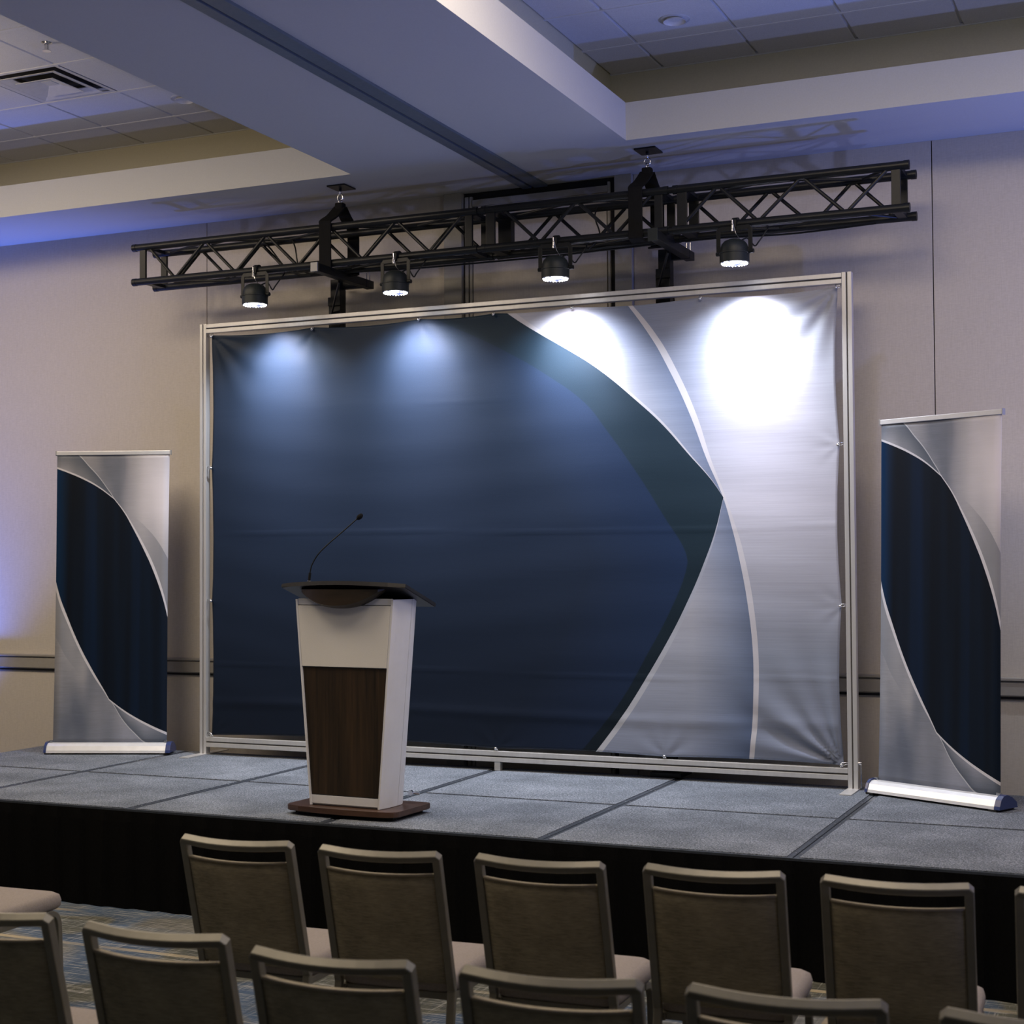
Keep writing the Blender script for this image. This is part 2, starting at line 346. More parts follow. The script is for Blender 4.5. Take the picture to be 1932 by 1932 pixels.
def msweep(bm, pts, prof, up):
    """sweep with mitred corners"""
    P = [Vector(p) for p in pts]; n = len(P); rings = []; prev = None
    for i in range(n):
        din = (P[i]-P[i-1]).normalized() if i else (P[1]-P[0]).normalized()
        dout = (P[i+1]-P[i]).normalized() if i < n-1 else din
        if prev is None: a = din.cross(Vector(up)).normalized()
        else:
            q = pd.rotation_difference(din); a = q @ prev
        prev, pd = a, din
        b_ = a.cross(din).normalized(); nn_ = (din+dout).normalized(); k = din.dot(nn_); ring_ = []
        for x, y in prof:
            o_ = a*x+b_*y; ring_.append(bm.verts.new(P[i]+o_-din*(o_.dot(nn_)/k)))
        rings.append(ring_)
    m_ = len(prof)
    for i in range(n-1):
        for j in range(m_): bm.faces.new((rings[i][j], rings[i][(j+1) % m_], rings[i+1][(j+1) % m_], rings[i+1][j]))
    bm.faces.new(rings[0][::-1]); bm.faces.new(rings[-1]); return bm
def circ(rad, n=10): return [(rad*math.cos(2*PI*i/n), rad*math.sin(2*PI*i/n)) for i in range(n)]
def rrect(w_, h_, r_=0.004, n=3):
    out = []
    for cx, cy, a0 in ((w_/2-r_, h_/2-r_, 0), (-w_/2+r_, h_/2-r_, PI/2), (-w_/2+r_, -h_/2+r_, PI), (w_/2-r_, -h_/2+r_, 1.5*PI)):
        for i in range(n): a = a0+PI/2*i/(n-1); out.append((cx+r_*math.cos(a), cy+r_*math.sin(a)))
    return out
def smoothpath(pts, n=6):
    P = [Vector(p) for p in pts]; out = []
    for i in range(len(P)-1):
        a, b_, c, d = P[max(i-1, 0)], P[i], P[i+1], P[min(i+2, len(P)-1)]
        for k in range(n):
            s = k/n
            out.append(0.5*((2*b_)+(-a+c)*s+(2*a-5*b_+4*c-d)*s*s+(-a+3*b_-3*c+d)*s**3))
    out.append(P[-1]); return out
def lathe(bm, prof, seg=32, mtx=None):
    rings = []
    for rr, z in prof:
        rings.append([bm.verts.new((rr*math.cos(2*PI*i/seg), rr*math.sin(2*PI*i/seg), z)) for i in range(seg)])
    vs = [v for q in rings for v in q]
    for i in range(len(rings)-1):
        for j in range(seg): bm.faces.new((rings[i][j], rings[i][(j+1) % seg], rings[i+1][(j+1) % seg], rings[i+1][j]))
    bm.faces.new(rings[0][::-1]); bm.faces.new(rings[-1])
    if mtx is not None: bmesh.ops.transform(bm, matrix=mtx, verts=vs)
    return bm
def prism(bm, outline, z0, z1, bev=0.0):
    lo = [bm.verts.new((x, y, z0)) for x, y in outline]; hi = [bm.verts.new((x, y, z1)) for x, y in outline]
    n = len(outline)
    f0 = bm.faces.new(lo[::-1]); f1 = bm.faces.new(hi)
    for i in range(n): bm.faces.new((lo[i], lo[(i+1) % n], hi[(i+1) % n], hi[i]))
    if bev: bmesh.ops.bevel(bm, geom=list(f0.edges)+list(f1.edges), offset=bev, segments=2, affect='EDGES')
    return bm

# ------------------------------------------------------------------ room shell
ZC = CAMZ+2.478; ZF = CAMZ+2.703; ZT = CAMZ+3.10
YW = 9.27
XL, XR, YN = -13.0, 5.0, -6.0
flr = struct(mk('floor', BX(XL, XR, YN, YW+0.1, -0.1, 0.0), 'carpet'))
wb = struct(mk('wall_back', BX(XL, XR, YW+0.012, YW+0.15, 0, ZC+0.1), 'dark'))
edges = [-12.4, -9.2, -6.52, -4.575]
for a, b_ in ((XL, -12.45), (-12.445, -9.24), (-9.235, -6.523), (-6.517, -4.575), (-3.225, -1.356), (-1.350, 1.36), (1.365, XR)):
    mk('wall_panel', BX(a, b_, YW, YW+0.02, 0.10, ZC, bev=0.0015), 'wall', wb)
# folded-wall pocket behind the screen: pilasters, reveals, recessed panel
mk('pilaster', BX(-4.573, -4.44, YW-0.035, YW+0.02, 0, ZC, bev=0.004), 'pilaster', wb)
mk('pilaster', BX(-3.345, -3.228, YW-0.035, YW+0.02, 0, ZC, bev=0.004), 'pilaster', wb)
for a, b_ in ((-4.425, -4.40), (-4.39, -4.372), (-3.40, -3.385)):
    mk('reveal_strip', BX(a, b_, YW-0.01, YW+0.02, 0, ZC-0.03), 'pilaster', wb)
mk('recess_panel', BX(-4.365, -3.41, YW-0.006, YW+0.02, 0, ZC-0.10), 'wall', wb)
mk('head_bar', BX(-4.365, -3.395, YW-0.02, YW+0.015, ZC-0.098, ZC-0.055, bev=0.002), 'trim', wb)
struct(mk('wall_left', BX(XL-0.1, XL, YN, YW+0.1, 0, ZC), 'wall'))
struct(mk('wall_right', BX(XR, XR+0.1, YN, YW+0.1, 0, ZC), 'wall'))
def rail(name, x0, x1):
    bm = bmesh.new()
    pr = [(0, 0), (0.022, 0), (0.030, 0.008), (0.030, 0.078), (0.022, 0.088), (0.040, 0.094), (0.040, 0.106), (0, 0.110)]
    vs = [[bm.verts.new((x, YW-a, 1.068+b_)) for a, b_ in pr] for x in (x0, x1)]
    for j in range(len(pr)): bm.faces.new((vs[0][j], vs[0][(j+1) % len(pr)], vs[1][(j+1) % len(pr)], vs[1][j]))
    bm.faces.new(vs[0][::-1]); bm.faces.new(vs[1])
    o = struct(mk(name, bm, 'trim'))
    mk('shadow_strip', BX(x0, x1, YW-0.012, YW, 1.052, 1.068), 'dark', o)
rail('trim_1', XL, -4.6); rail('trim_2', -3.2, XR)
o = struct(mk('baseboard_back', BX(XL, XR, YW-0.014, YW, 0, 0.10, bev=0.003), 'trim'))

cl = struct(thing('ceiling', None, None))
bm = bmesh.new()
box(bm, XL, XR, 8.49, YW+0.1, ZC, ZF)                 # strip along the back wall
box(bm, -4.865, -2.998, YN, 8.49, ZC, ZF)             # beam toward the camera
box(bm, XL, -4.865, YN, 2.6, ZC, ZF); box(bm, -2.998, XR, YN, 2.6, ZC, ZF)
mk('soffit', bm, 'soffit', cl)
LX = [-6.985+0.61*k for k in range(-8, 5)]            # left coffer tile lines
LY = [9.165]+[8.68-0.61*k for k in range(0, 9)]
RX = [-3.32]+[-2.965+0.607*k for k in range(0, 11)]
RY = [9.12]+[8.62-0.61*k for k in range(0, 9)]
bm = bmesh.new()
box(bm, LX[0], -4.56, 9.165, 9.26, ZF, ZT+0.03); box(bm, -4.56, -3.32, 3.0, 9.26, ZF, ZT+0.03)
box(bm, -3.32, RX[-1], 9.12, 9.26, ZF, ZT+0.03)
box(bm, LX[0], RX[-1], 2.9, LY[-1], ZF, ZT+0.03)
box(bm, LX[0]-0.1, LX[0], 2.9, 9.26, ZF, ZT+0.03); box(bm, RX[-1], RX[-1]+0.1, 2.9, 9.26, ZF, ZT+0.03)
mk('cove_wall', bm, grainy('cream_cove_paint', (0.56, 0.52, 0.37), (0.60, 0.56, 0.40), 120, 0.9), cl)
mk('ceiling_backing', BX(LX[0], RX[-1], 2.9, 9.26, ZT+0.03, ZT+0.06), 'dark', cl)
tile_me = {}
def tile(x0, x1, y0, y1):
    wx, wy = round(x1-x0-0.020, 3), round(y1-y0-0.010, 3)
    if (wx, wy) not in tile_me:
        o = mk('ceiling_tile', BX(-wx/2, wx/2, -wy/2, wy/2, -0.009, 0.014, bev=0.002), 'tile', cl); tile_me[(wx, wy)] = o.data
    else:
        o = bpy.data.objects.new('ceiling_tile', tile_me[(wx, wy)]); C.objects.link(o); o.parent = cl
    o.location = ((x0+x1)/2, (y0+y1)/2, ZT)
def coffer(xs, ys, skip):
    xs = sorted(xs); ys = sorted(ys)
    bm = bmesh.new()
    for x in xs: box(bm, x-0.012, x+0.012, ys[0], ys[-1], ZT+0.006, ZT+0.02)
    for y in ys: box(bm, xs[0], xs[-1], y-0.012, y+0.012, ZT-0.013, ZT+0.021)
    mk('ceiling_grid', bm, 'grid', cl)
    for i in range(len(xs)-1):
        for j in range(len(ys)-1):
            if skip and skip[0] > xs[i] and skip[0] < xs[i+1] and ys[j] < skip[1] < ys[j+1]: continue
            tile(xs[i], xs[i+1], ys[j], ys[j+1])
coffer(LX+[-4.56], LY, (-6.68, 7.76))
coffer(RX, RY, None)
# movable-wall track in the beam
tr = struct(mk('trim_3', BX(-4.000, -3.935, YN, YW-0.005, ZC-0.016, ZC+0.002, bev=0.002), 'track'))
mk('track_flange', BX(-3.915, -3.822, YN, YW-0.005, ZC-0.016, ZC+0.002, bev=0.002), 'track', tr)
mk('track_slot', BX(-3.936, -3.914, YN, YW-0.005, ZC-0.004, ZC+0.001), 'dark', tr)

# air diffuser
dv = thing('air_diffuser', 'square four way ceiling air diffuser with stepped louvre rings, in the left coffer', 'air vent', (-6.68, 7.765, ZT))
def ring(bm, a, b_, za, zb, th_=0.004):
    for s in range(4):
        q = Matrix.Rotation(s*PI/2, 4, 'Z')
        vs = [bm.verts.new(q @ Vector(p)) for p in ((-a, -a, za), (a, -a, za), (b_, -b_, zb), (-b_, -b_, zb), (-a, -a, za+th_), (a, -a, za+th_), (b_, -b_, zb+th_), (-b_, -b_, zb+th_))]
        for fc in ((0, 1, 2, 3), (7, 6, 5, 4), (0, 4, 5, 1), (3, 2, 6, 7), (1, 5, 6, 2), (0, 3, 7, 4)): bm.faces.new([vs[i] for i in fc])
    return bm
mk('duct_box', BX(-0.295, 0.295, -0.295, 0.295, 0.022, 0.028), 'dark', dv)
mk('outer_frame', ring(bmesh.new(), 0.302, 0.268, -0.010, -0.006), 'vent', dv)
mk('louvre_ring', ring(bmesh.new(), 0.235, 0.165, -0.020, 0.000), 'vent', dv)
mk('louvre_ring', ring(bmesh.new(), 0.278, 0.262, -0.006, 0.016), 'vent', dv)
bm = ring(bmesh.new(), 0.150, 0.04, -0.030, 0.004); box(bm, -0.04, 0.04, -0.04, 0.04, 0.0, 0.004); mk('centre_cone', bm, 'vent', dv)
def downlight(x, y, label, lit=False):
    d = thing('downlight', label, 'ceiling light', (x, y, ZT))
    bm = lathe(bmesh.new(), [(0.062, -0.002), (0.088, -0.014), (0.088, -0.006), (0.062, 0.006)], 40)
    mk('trim_ring', bm, 'vent', d, smooth=True)
    bm = bmesh.new(); bmesh.ops.create_uvsphere(bm, u_segments=32, v_segments=12, radius=0.064)
    bmesh.ops.delete(bm, geom=[v for v in bm.verts if v.co.z > 0.005], context='VERTS')
    for v_ in bm.verts: v_.co.z = -v_.co.z*0.35-0.026
    mk('reflector', bm, 'lamp_glass', d, smooth=True)
downlight(-2.636, 8.315, 'round white recessed downlight in a square tile of the right coffer')
downlight(-6.075, 8.375, 'round recessed downlight half hidden by the beam edge, left coffer')
sp = thing('sprinkler', 'tiny chrome fire sprinkler head under the left coffer beside the beam', 'sprinkler', (-6.15, 7.12, ZT-0.006))
mk('rose', lathe(bmesh.new(), [(0.03, 0.0), (0.034, -0.004), (0.02, -0.012), (0.008, -0.014)][::-1], 20), 'chrome', sp)
bm = cyl(bmesh.new(), (0, 0, -0.01), (0, 0, -0.05), 0.008); cyl(bm, (0, 0, -0.055), (0, 0, -0.05), 0.026, seg=12)
cyl(bm, (0.014, 0, -0.012), (0.014, 0, -0.05), 0.003, seg=6); cyl(bm, (-0.014, 0, -0.012), (-0.014, 0, -0.05), 0.003, seg=6)
mk('deflector', bm, 'chrome', sp)

# ------------------------------------------------------------------ stage
DX = [-7.735+1.2175*k for k in range(0, 11)]
DY = [6.807, 7.91, 9.06]
st = thing('stage', 'low portable stage of grey carpeted deck panels with a black skirt', 'stage')
def deck_panel(x0, x1, y0, y1):
    p_ = mk('deck_panel', BX(x0+0.0025, x1-0.0025, y0+0.002, y1-0.002, DECK-0.09, DECK-0.004, bev=0.003), 'deck_edge', st)
    e = 0.029
    mk('carpet_insert', BX(x0+e, x1-e, y0+0.020, y1-0.020, DECK-0.01, DECK, bev=0.0015), 'deck', p_)
    bm = bmesh.new()
    for xx in (x0+0.013, x1-0.013):
        for k in (0.12, 0.5, 0.88): cyl(bm, (xx, y0+(y1-y0)*k, DECK-0.005), (xx, y0+(y1-y0)*k, DECK-0.0025), 0.0045, seg=8)
    s_ = mk('screws', bm, 'screw', p_); s_['kind'] = 'stuff'
for i in range(len(DX)-1):
    for j in range(2): deck_panel(DX[i], DX[i+1], DY[j], DY[j+1])
mk('edge_trim', BX(DX[0]-0.004, DX[-1], DY[0]-0.008, DY[0], DECK-0.07, DECK-0.001, bev=0.0015), 'deck_edge', st)
# pleated skirt along the front and left side
def skirt(p0, p1, nrm):
    bm = bmesh.new(); p0, p1 = Vector(p0), Vector(p1); L = (p1-p0).length; n = int(L/0.02)
    rows = [DECK-0.012, DECK-0.07, DECK-0.20, 0.22, 0.004]; g = []
    for i in range(n+1):
        s = i/n*L; base = p0.lerp(p1, i/n); col = []
        ph = (s % 0.165)/0.165
        pl = (ph if ph < 0.85 else (1-ph)/0.15*0.85)
        for k, z in enumerate(rows):
            amp = (0.0, 0.010, 0.016, 0.020, 0.026)[k]
            col.append(bm.verts.new(base+Vector(nrm)*(0.006+amp*pl+0.004*math.sin(s*9)*k/4)+Vector((0, 0, z))))
        g.append(col)
    for i in range(n):
        for k in range(len(rows)-1): bm.faces.new((g[i][k], g[i+1][k], g[i+1][k+1], g[i][k+1]))
    return bm
mk('skirt', skirt((DX[0], DY[0]-0.008, 0), (DX[-1], DY[0]-0.008, 0), (0, -1, 0)), 'skirt', st)
mk('skirt', skirt((DX[0]-0.004, DY[-1], 0), (DX[0]-0.004, DY[0], 0), (-1, 0, 0)), 'skirt', st)
for x in DX[::2]:
    for y in (DY[0]+0.08, DY[-1]-0.08): mk('stage_leg', cyl(bmesh.new(), (min(max(x, DX[0]+.08), DX[-1]-.08), y, 0), (min(max(x, DX[0]+.08), DX[-1]-.08), y, DECK-0.09), 0.024), 'black', st)
# cable ramp on the floor before the stage
cr = thing('cable_ramp', 'black rubber cable ramp on the carpet, leading to the stage skirt', 'cable cover', (-4.21, 0, 0))
bm = bmesh.new(); o2 = [(-0.085, 0.0), (-0.04, 0.022), (0.04, 0.022), (0.085, 0.0)]
a_ = [[bm.verts.new((x, y, z+0.001)) for x, z in o2] for y in (5.3, 6.76)]
for j in range(4): bm.faces.new((a_[0][j], a_[0][(j+1) % 4], a_[1][(j+1) % 4], a_[1][j]))
bm.faces.new(a_[0][::-1]); bm.faces.new(a_[1]); mk('ramp_body', bm, 'rubber', cr)
mk('cable_end', sweep(bmesh.new(), smoothpath([(-0.06, 6.62, 0.012), (-0.03, 6.68, 0.02), (0.0, 6.72, 0.045), (0.01, 6.74, 0.07)]), circ(0.004, 8)), 'screw', cr)

# ------------------------------------------------------------------ backdrop frame
YB = 8.904
fr = thing('backdrop_frame', 'large freestanding silver aluminium frame holding the blue and silver backdrop', 'frame')
def extr(name, x0, x1, z0, z1, vertical):
    p_ = bmesh.new(); y0, y1 = YB, YB+0.05
    wd = (x1-x0) if vertical else (z1-z0); a = wd*0.43
    if vertical:
        box(p_, x0, x0+a, y0, y1, z0, z1, bev=0.0025); box(p_, x1-a, x1, y0, y1, z0, z1, bev=0.0025)
    else:
        box(p_, x0, x1, y0, y1, z0, z0+a, bev=0.0025); box(p_, x0, x1, y0, y1, z1-a, z1, bev=0.0025)
    o = mk(name, p_, 'alu', fr)
    g_ = bmesh.new()
    if vertical: box(g_, x0+a-0.002, x1-a+0.002, y0+0.012, y1-0.012, z0, z1-0.002)
    else: box(g_, x0, x1, y0+0.012, y1-0.012, z0+a-0.002, z1-a+0.002)
    mk('groove', g_, 'groove', o); return o
FT = CAMZ+1.668
extr('post', -6.325, -6.271, DECK+0.006, FT, True); extr('post', -1.822, -1.764, DECK+0.006, FT, True)
extr('rail', -6.271, -1.822, FT-0.066, FT-0.003, False); extr('rail', -6.271, -1.822, CAMZ-1.285, CAMZ-1.217, False)
for xc in (-6.298, -1.793):
    fp = BX(xc-0.035, xc+0.035, 8.68, 9.17, DECK+0.0005, DECK+0.007, bev=0.001); mk('foot_plate', fp, 'alu', fr)
mk('foot', BX(-4.07, -4.03, YB+0.005, YB+0.045, DECK+0.0005, CAMZ-1.285, bev=0.002), 'alu', fr)
bm = cyl(bmesh.new(), (-1.752, YB+0.03, DECK+0.01), (-1.752, YB+0.03, DECK+0.16), 0.006); cyl(bm, (-1.764, YB+0.03, DECK+0.15), (-1.748, YB+0.03, DECK+0.15), 0.012)
mk('thumb_screw', bm, 'chrome', fr)

# canvas
CX0, CX1, CZ0, CZ1 = -6.234, -1.848, CAMZ-1.203, CAMZ+1.588
W_, H_ = CX1-CX0, CZ1-CZ0
clip_uv = [(0.0017, 0.9968), (0.1881, 0.9957), (0.3732, 0.9989), (0.4964, 0.9975), (0.6199, 0.9982), (0.8105, 0.9971), (0.9985, 0.9982), (0.0017, 0.003), (0.4964, 0.0025), (0.7528, 0.0029), (0.9975, 0.0032), (0.0012, 0.6668), (0.0012, 0.3346), (0.9985, 0.6682), (0.9985, 0.3314)]
def canvas():
    bm = bmesh.new(); uvl = bm.loops.layers.uv.new('UVMap')
    nx, nz = 260, 170; g = []
    def fold(u_, v_):
        d = 0.0
        for (cu, cv, R, k, ph, am) in ((1, 0, 1.05, 15, 0.4, 0.019), (0, 1, 0.75, 12, 1.0, 0.010), (1, 1, 0.85, 13, 0.2, 0.012), (0, 0, 0.3, 10, 0.0, 0.003), (0.4964, 0, 0.30, 8, 1, 0.002), (0.7528, 0, 0.35, 7, 0.6, 0.003), (1, 0.3314, 0.22, 7, 0.3, 0.003), (1, 0.6682, 0.22, 7, 0.8, 0.003), (0.1881, 1, 0.3, 7, 0, 0.005), (0.3732, 1, 0.30, 8, 1, 0.002), (0.6199, 1, 0.3, 7, 0, 0.003), (0.8105, 1, 0.3, 7, 2, 0.003)):
            dx, dz = (u_-cu)*W_, (v_-cv)*H_; rr = math.hypot(dx, dz)
            if rr < R:
                an = math.atan2(dz, dx); e = (1-rr/R)**1.6*min(1, rr/0.06)
                d += am*e*(math.sin(an*k+ph+2*rr)+0.4*math.sin(an*k*0.53+ph*3))
        # soft horizontal creases
        for cv, sg, am in ((0.497, 0.0022, 0.0022), (0.175, 0.0022, 0.0022), (0.80, 0.002, 0.0012), (0.08, 0.012, 0.004)):
            d += am*math.exp(-((v_-cv-0.004*math.sin(u_*7))/sg)**2)
        d += 0.0022*math.sin(u_*9+v_*3)*math.sin(v_*11+1)+0.0008*math.sin(v_*60+u_*5+3*math.sin(u_*6))
        return d
    for i in range(nx+1):
        c_ = []
        for j in range(nz+1):
            u_, v_ = i/nx, j/nz
            # edges scallop inward between the clips
            def sag(s, pts, am):
                pts = sorted(pts)
                for a, b_ in zip(pts, pts[1:]):
                    if a <= s <= b_: q = (s-a)/(b_-a); return am*(b_-a)*4*q*(1-q)
                return 0
            dz = -sag(u_, [0, .1881, .3732, .4964, .6199, .8105, 1], 0.10)*max(0, (v_-0.9)/0.1)+sag(u_, [0, .4964, .7528, 1], 0.045)*max(0, (0.1-v_)/0.1)
            dx = sag(v_, [0, .3346, .6668, 1], 0.035)*(max(0, (0.06-u_)/0.06)-max(0, (u_-0.94)/0.06)*1.8)
            vv = bm.verts.new((CX0+u_*W_+dx, YB+0.020-fold(u_, v_), CZ0+v_*H_+dz)); c_.append((vv, u_, v_))
        g.append(c_)
    for i in range(nx):
        for j in range(nz):
            q = (g[i][j], g[i+1][j], g[i+1][j+1], g[i][j+1])
            fc = bm.faces.new([a[0] for a in q])
            for lp, a in zip(fc.loops, q): lp[uvl].uv = (a[1], a[2])
    return bm
bk = thing('backdrop_banner', 'huge stretched fabric backdrop, navy field with silver swooshes, laced to the frame', 'backdrop')
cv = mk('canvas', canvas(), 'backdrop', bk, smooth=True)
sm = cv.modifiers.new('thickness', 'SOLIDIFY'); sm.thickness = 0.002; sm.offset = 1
for (cu, cvv) in clip_uv:
    x, z = CX0+cu*W_, CZ0+cvv*H_; y = YB+0.012
    bm = bmesh.new(); bmesh.ops.create_uvsphere(bm, u_segments=14, v_segments=8, radius=0.0105, matrix=Matrix.Translation((x, y-0.012, z-0.004)))
    ends = []
    if cvv > 0.9: ends.append((x+0.002, y+0.004, FT-0.066))
    if cvv < 0.1: ends.append((x, y+0.004, CAMZ-1.217))
    if cu < 0.01: ends.append((-6.271, y+0.004, z+0.004))
    if cu > 0.99: ends.append((-1.822, y+0.004, z+0.004))
    for e in ends:
        e = Vector(e); s0 = Vector((x, y-0.010, z))
        off = Vector((0.007, 0, 0)) if abs((e-s0).z) > abs((e-s0).x) else Vector((0, 0, 0.007))
        sweep(bm, [s0-off, (s0+e)/2-off, e-off*0.5], circ(0.0022, 6)); sweep(bm, [s0+off, (s0+e)/2+off, e+off*0.5], circ(0.0022, 6))
    mk('ball_clip', bm, 'chrome', bk, smooth=True)

# ------------------------------------------------------------------ truss
TY0, TY1, TZ0, TZ1 = 8.63, 8.87, CAMZ+1.947, CAMZ+2.187
ts = thing('lighting_truss', 'long black box truss of three bolted sections hanging above the backdrop', 'truss')
for y in (TY0, TY1):
    for z in (TZ0, TZ1):
        for a, b_ in ((-6.685, -4.035), (-4.005, -2.785), (-2.755, -1.38)):
            bm = cyl(bmesh.new(), (a, y, z), (b_, y, z), 0.025, seg=18)
            for e in (a, b_):
                s = 1 if e == a else -1
                cyl(bm, (e, y, z), (e+s*0.03, y, z), 0.027, seg=18)
            mk('chord', bm, 'black', ts, smooth=False)
        for xj in (-4.02, -2.77): mk('coupler', cyl(bmesh.new(), (xj-0.05, y, z), (xj+0.05, y, z), 0.020, seg=14), 'black', ts)
        mk('end_pin', cyl(bmesh.new(), (-1.395, y-0.0265, z), (-1.395, y+0.0265, z), 0.0035, seg=8), 'chrome', ts)
def zig(xs, start_top, y=None, z=None, rad=0.011):
    top = start_top
    for a, b_ in zip(xs, xs[1:]):
        if y is not None:
            za, zb = (TZ1-0.02, TZ0+0.02) if top else (TZ0+0.02, TZ1-0.02)
            p0, p1 = (a+0.018, y, za), (b_-0.018, y, zb)
        else:
            ya, yb = (TY0+0.02, TY1-0.02) if top else (TY1-0.02, TY0+0.02)
            p0, p1 = (a, ya, z), (b_, yb, z)
        mk('brace', cyl(bmesh.new(), p0, p1, rad, seg=10), 'black', ts); top = not top
h = 0.2455
fa = [-6.555]+[-6.33+h*k for k in range(0, 9)]+[-4.13]; zig(fa, True, y=TY0)
zig([-6.53+h*k for k in range(0, 11)], False, y=TY1)
zig([-3.86+h*k for k in range(0, 5)], True, y=TY0); zig([-3.86+h*k for k in range(0, 5)], False, y=TY1)
zig([-2.72, -2.48, -2.24, -1.985, -1.735, -1.49], False, y=TY0); zig([-2.72, -2.48, -2.23, -1.98, -1.74, -1.50], True, y=TY1)
for z in (TZ0, TZ1):
    zig([-6.53, -6.04, -5.55, -5.06, -4.57, -4.15], z == TZ0, z=z, rad=0.009)
    zig([-3.86, -3.37, -2.90], z == TZ0, z=z, rad=0.009); zig([-2.66, -2.17, -1.68, -1.49], z == TZ0, z=z, rad=0.009)
for x, wv in ((-6.60, 0.048), (-4.095, 0.05), (-3.945, 0.06), (-2.845, 0.05), (-2.70, 0.06), (-1.455, 0.05)):
    for y in (TY0, TY1):
        mk('end_plate', BX(x-wv/2, x+wv/2, y-0.010, y+0.010, TZ0-0.01, TZ1+0.01, bev=0.002), 'black', ts)
    for z in (TZ0, TZ1): mk('end_bar', BX(x-wv/2, x+wv/2, TY0, TY1, z-0.012, z+0.012, bev=0.002), 'black', ts)
mk('power_strip', BX(-3.99, -3.90, TY1-0.03, TY1+0.03, TZ0+0.01, TZ1-0.01, bev=0.003), 'black', ts)
mk('loose_cable', sweep(bmesh.new(), smoothpath([(-6.2, 8.87, TZ1+0.03), (-5.8, 8.84, TZ1+0.028), (-5.55, 8.84, TZ0+0.028), (-5.3, 8.80, TZ0-0.03), (-5.0, 8.80, TZ0-0.034), (-4.6, 8.83, TZ0-0.04), (-4.1, 8.80, TZ0-0.05), (-3.6, 8.82, TZ0-0.045), (-3.1, 8.80, TZ0-0.04), (-2.6, 8.79, TZ0-0.035), (-2.1, 8.82, TZ0-0.045), (-1.6, 8.82, TZ0-0.03)], 8), circ(0.006, 8)), 'black', ts)
mk('hanging_cable', sweep(bmesh.new(), smoothpath([(-5.53, 8.845, TZ1), (-5.50, 8.84, 4.0), (-5.47, 8.84, 3.87), (-5.35, 8.8, TZ0-0.03)]), circ(0.005, 6)), 'black', ts)
mk('hanging_cable', sweep(bmesh.new(), smoothpath([(-3.31, 8.845, TZ1), (-3.33, 8.84, 4.0), (-3.30, 8.84, 3.88), (-3.36, 8.8, TZ0-0.03)]), circ(0.005, 6)), 'black', ts)

def rigging(x, label):
    g_ = thing('rigging_sling', label, 'rigging', (x, 8.75, 0))
    mk('ceiling_plate', BX(-0.06, 0.075, -0.075, 0.075, ZC-0.010, ZC-0.0005, bev=0.001), 'black', g_)
    bm = cyl(bmesh.new(), (0, 0, ZC-0.012), (0, 0, ZC-0.055), 0.009); 
    sweep(bm, [(0.02*math.sin(a), 0, ZC-0.07-0.022*math.cos(a)) for a in [2*PI*i/16 for i in range(17)]], circ(0.005, 8))
    sweep(bm, [(0, 0.018*math.sin(a), ZC-0.102-0.020*math.cos(a)) for a in [2*PI*i/16 for i in range(17)]], circ(0.005, 8))
    mk('shackle', bm, 'chrome', g_, smooth=True)
    mk('sling_knot', BX(-0.030, 0.030, -0.028, 0.028, ZC-0.165, ZC-0.108, bev=0.012), 'black_matt', g_)
    for s in (-1, 1):
        bm = bmesh.new(); y1 = s*0.15; xo = -0.025 if s < 0 else 0.01
        for k, wd in ((0, 0.088), ):
            pts = smoothpath([(0, s*0.01, ZC-0.14), (xo*0.6, s*0.08, ZC-0.21), (xo, y1, TZ1+0.035), (xo, y1+s*0.004, TZ1), (xo, y1+s*0.004, TZ0), (xo, y1, TZ0-0.03), (xo, s*0.10, TZ0-0.045)], 5)
            n = len(pts)
            for i in range(n):
                pass
            sweep(bm, pts, rrect(wd, 0.012, 0.004), up=(0, s, 0.3))
        mk('sling_strap', bm, 'black_matt', g_)
rigging(-5.095, 'left black webbing sling and ceiling plate holding the truss')
rigging(-2.955, 'right black webbing sling and ceiling plate holding the truss')

def tower(x, label, x_arm):
    g_ = thing('lift_tower', label, 'lift stand', (x, 0, 0))
    mk('mast', BX(-0.038, 0.038, 9.055, 9.135, DECK+0.02, CAMZ+1.93, bev=0.004), 'black', g_)
    mk('cross_bar', BX(-0.04, x_arm+0.03, 9.085, 9.125, TZ0-0.082, TZ0-0.030, bev=0.003), 'black', g_)
    mk('inner_mast', BX(-0.062, -0.030, 9.07, 9.12, DECK+0.5, CAMZ+1.78, bev=0.006), 'black', g_)
    mk('base_foot', BX(-0.10, 0.10, 8.99, 9.22, DECK+0.0005, DECK+0.03, bev=0.004), 'black', g_)
    mk('fork_arm', BX(x_arm-0.028, x_arm+0.028, 8.46, 9.19, TZ0-0.080, TZ0-0.027, bev=0.003), 'black', g_)
    bm = bmesh.new(); sweep(bm, [(-0.05, 9.08, TZ0-0.27), (x_arm-0.02, 8.80, TZ0-0.09)], rrect(0.012, 0.02)); mk('brace_strut', bm, 'black', g_)
    mk('lock_block', BX(-0.05, 0.045, 9.04, 9.06, TZ0-0.20, TZ0-0.14, bev=0.003), 'black', g_)
    bm = bmesh.new()
    for dx_ in (-0.012, 0.012): cyl(bm, (x_arm+dx_, 9.16, TZ0-0.03), (x_arm+dx_, 9.16, TZ0+0.03), 0.004, seg=8)
    mk('arm_pins', bm, 'chrome', g_)
    mk('winch_cable', sweep(bmesh.new(), smoothpath([(0.04, 9.06, TZ0-0.25), (0.065, 9.05, TZ0-0.33), (0.066, 9.05, TZ0-0.45), (0.055, 9.05, TZ0-0.55), (0.045, 9.06, TZ0-0.8)]), circ(0.004, 8)), 'black', g_)
    return g_
ta = tower(-5.315, 'left black lift mast behind the backdrop with fork arm under the truss', 0.20)
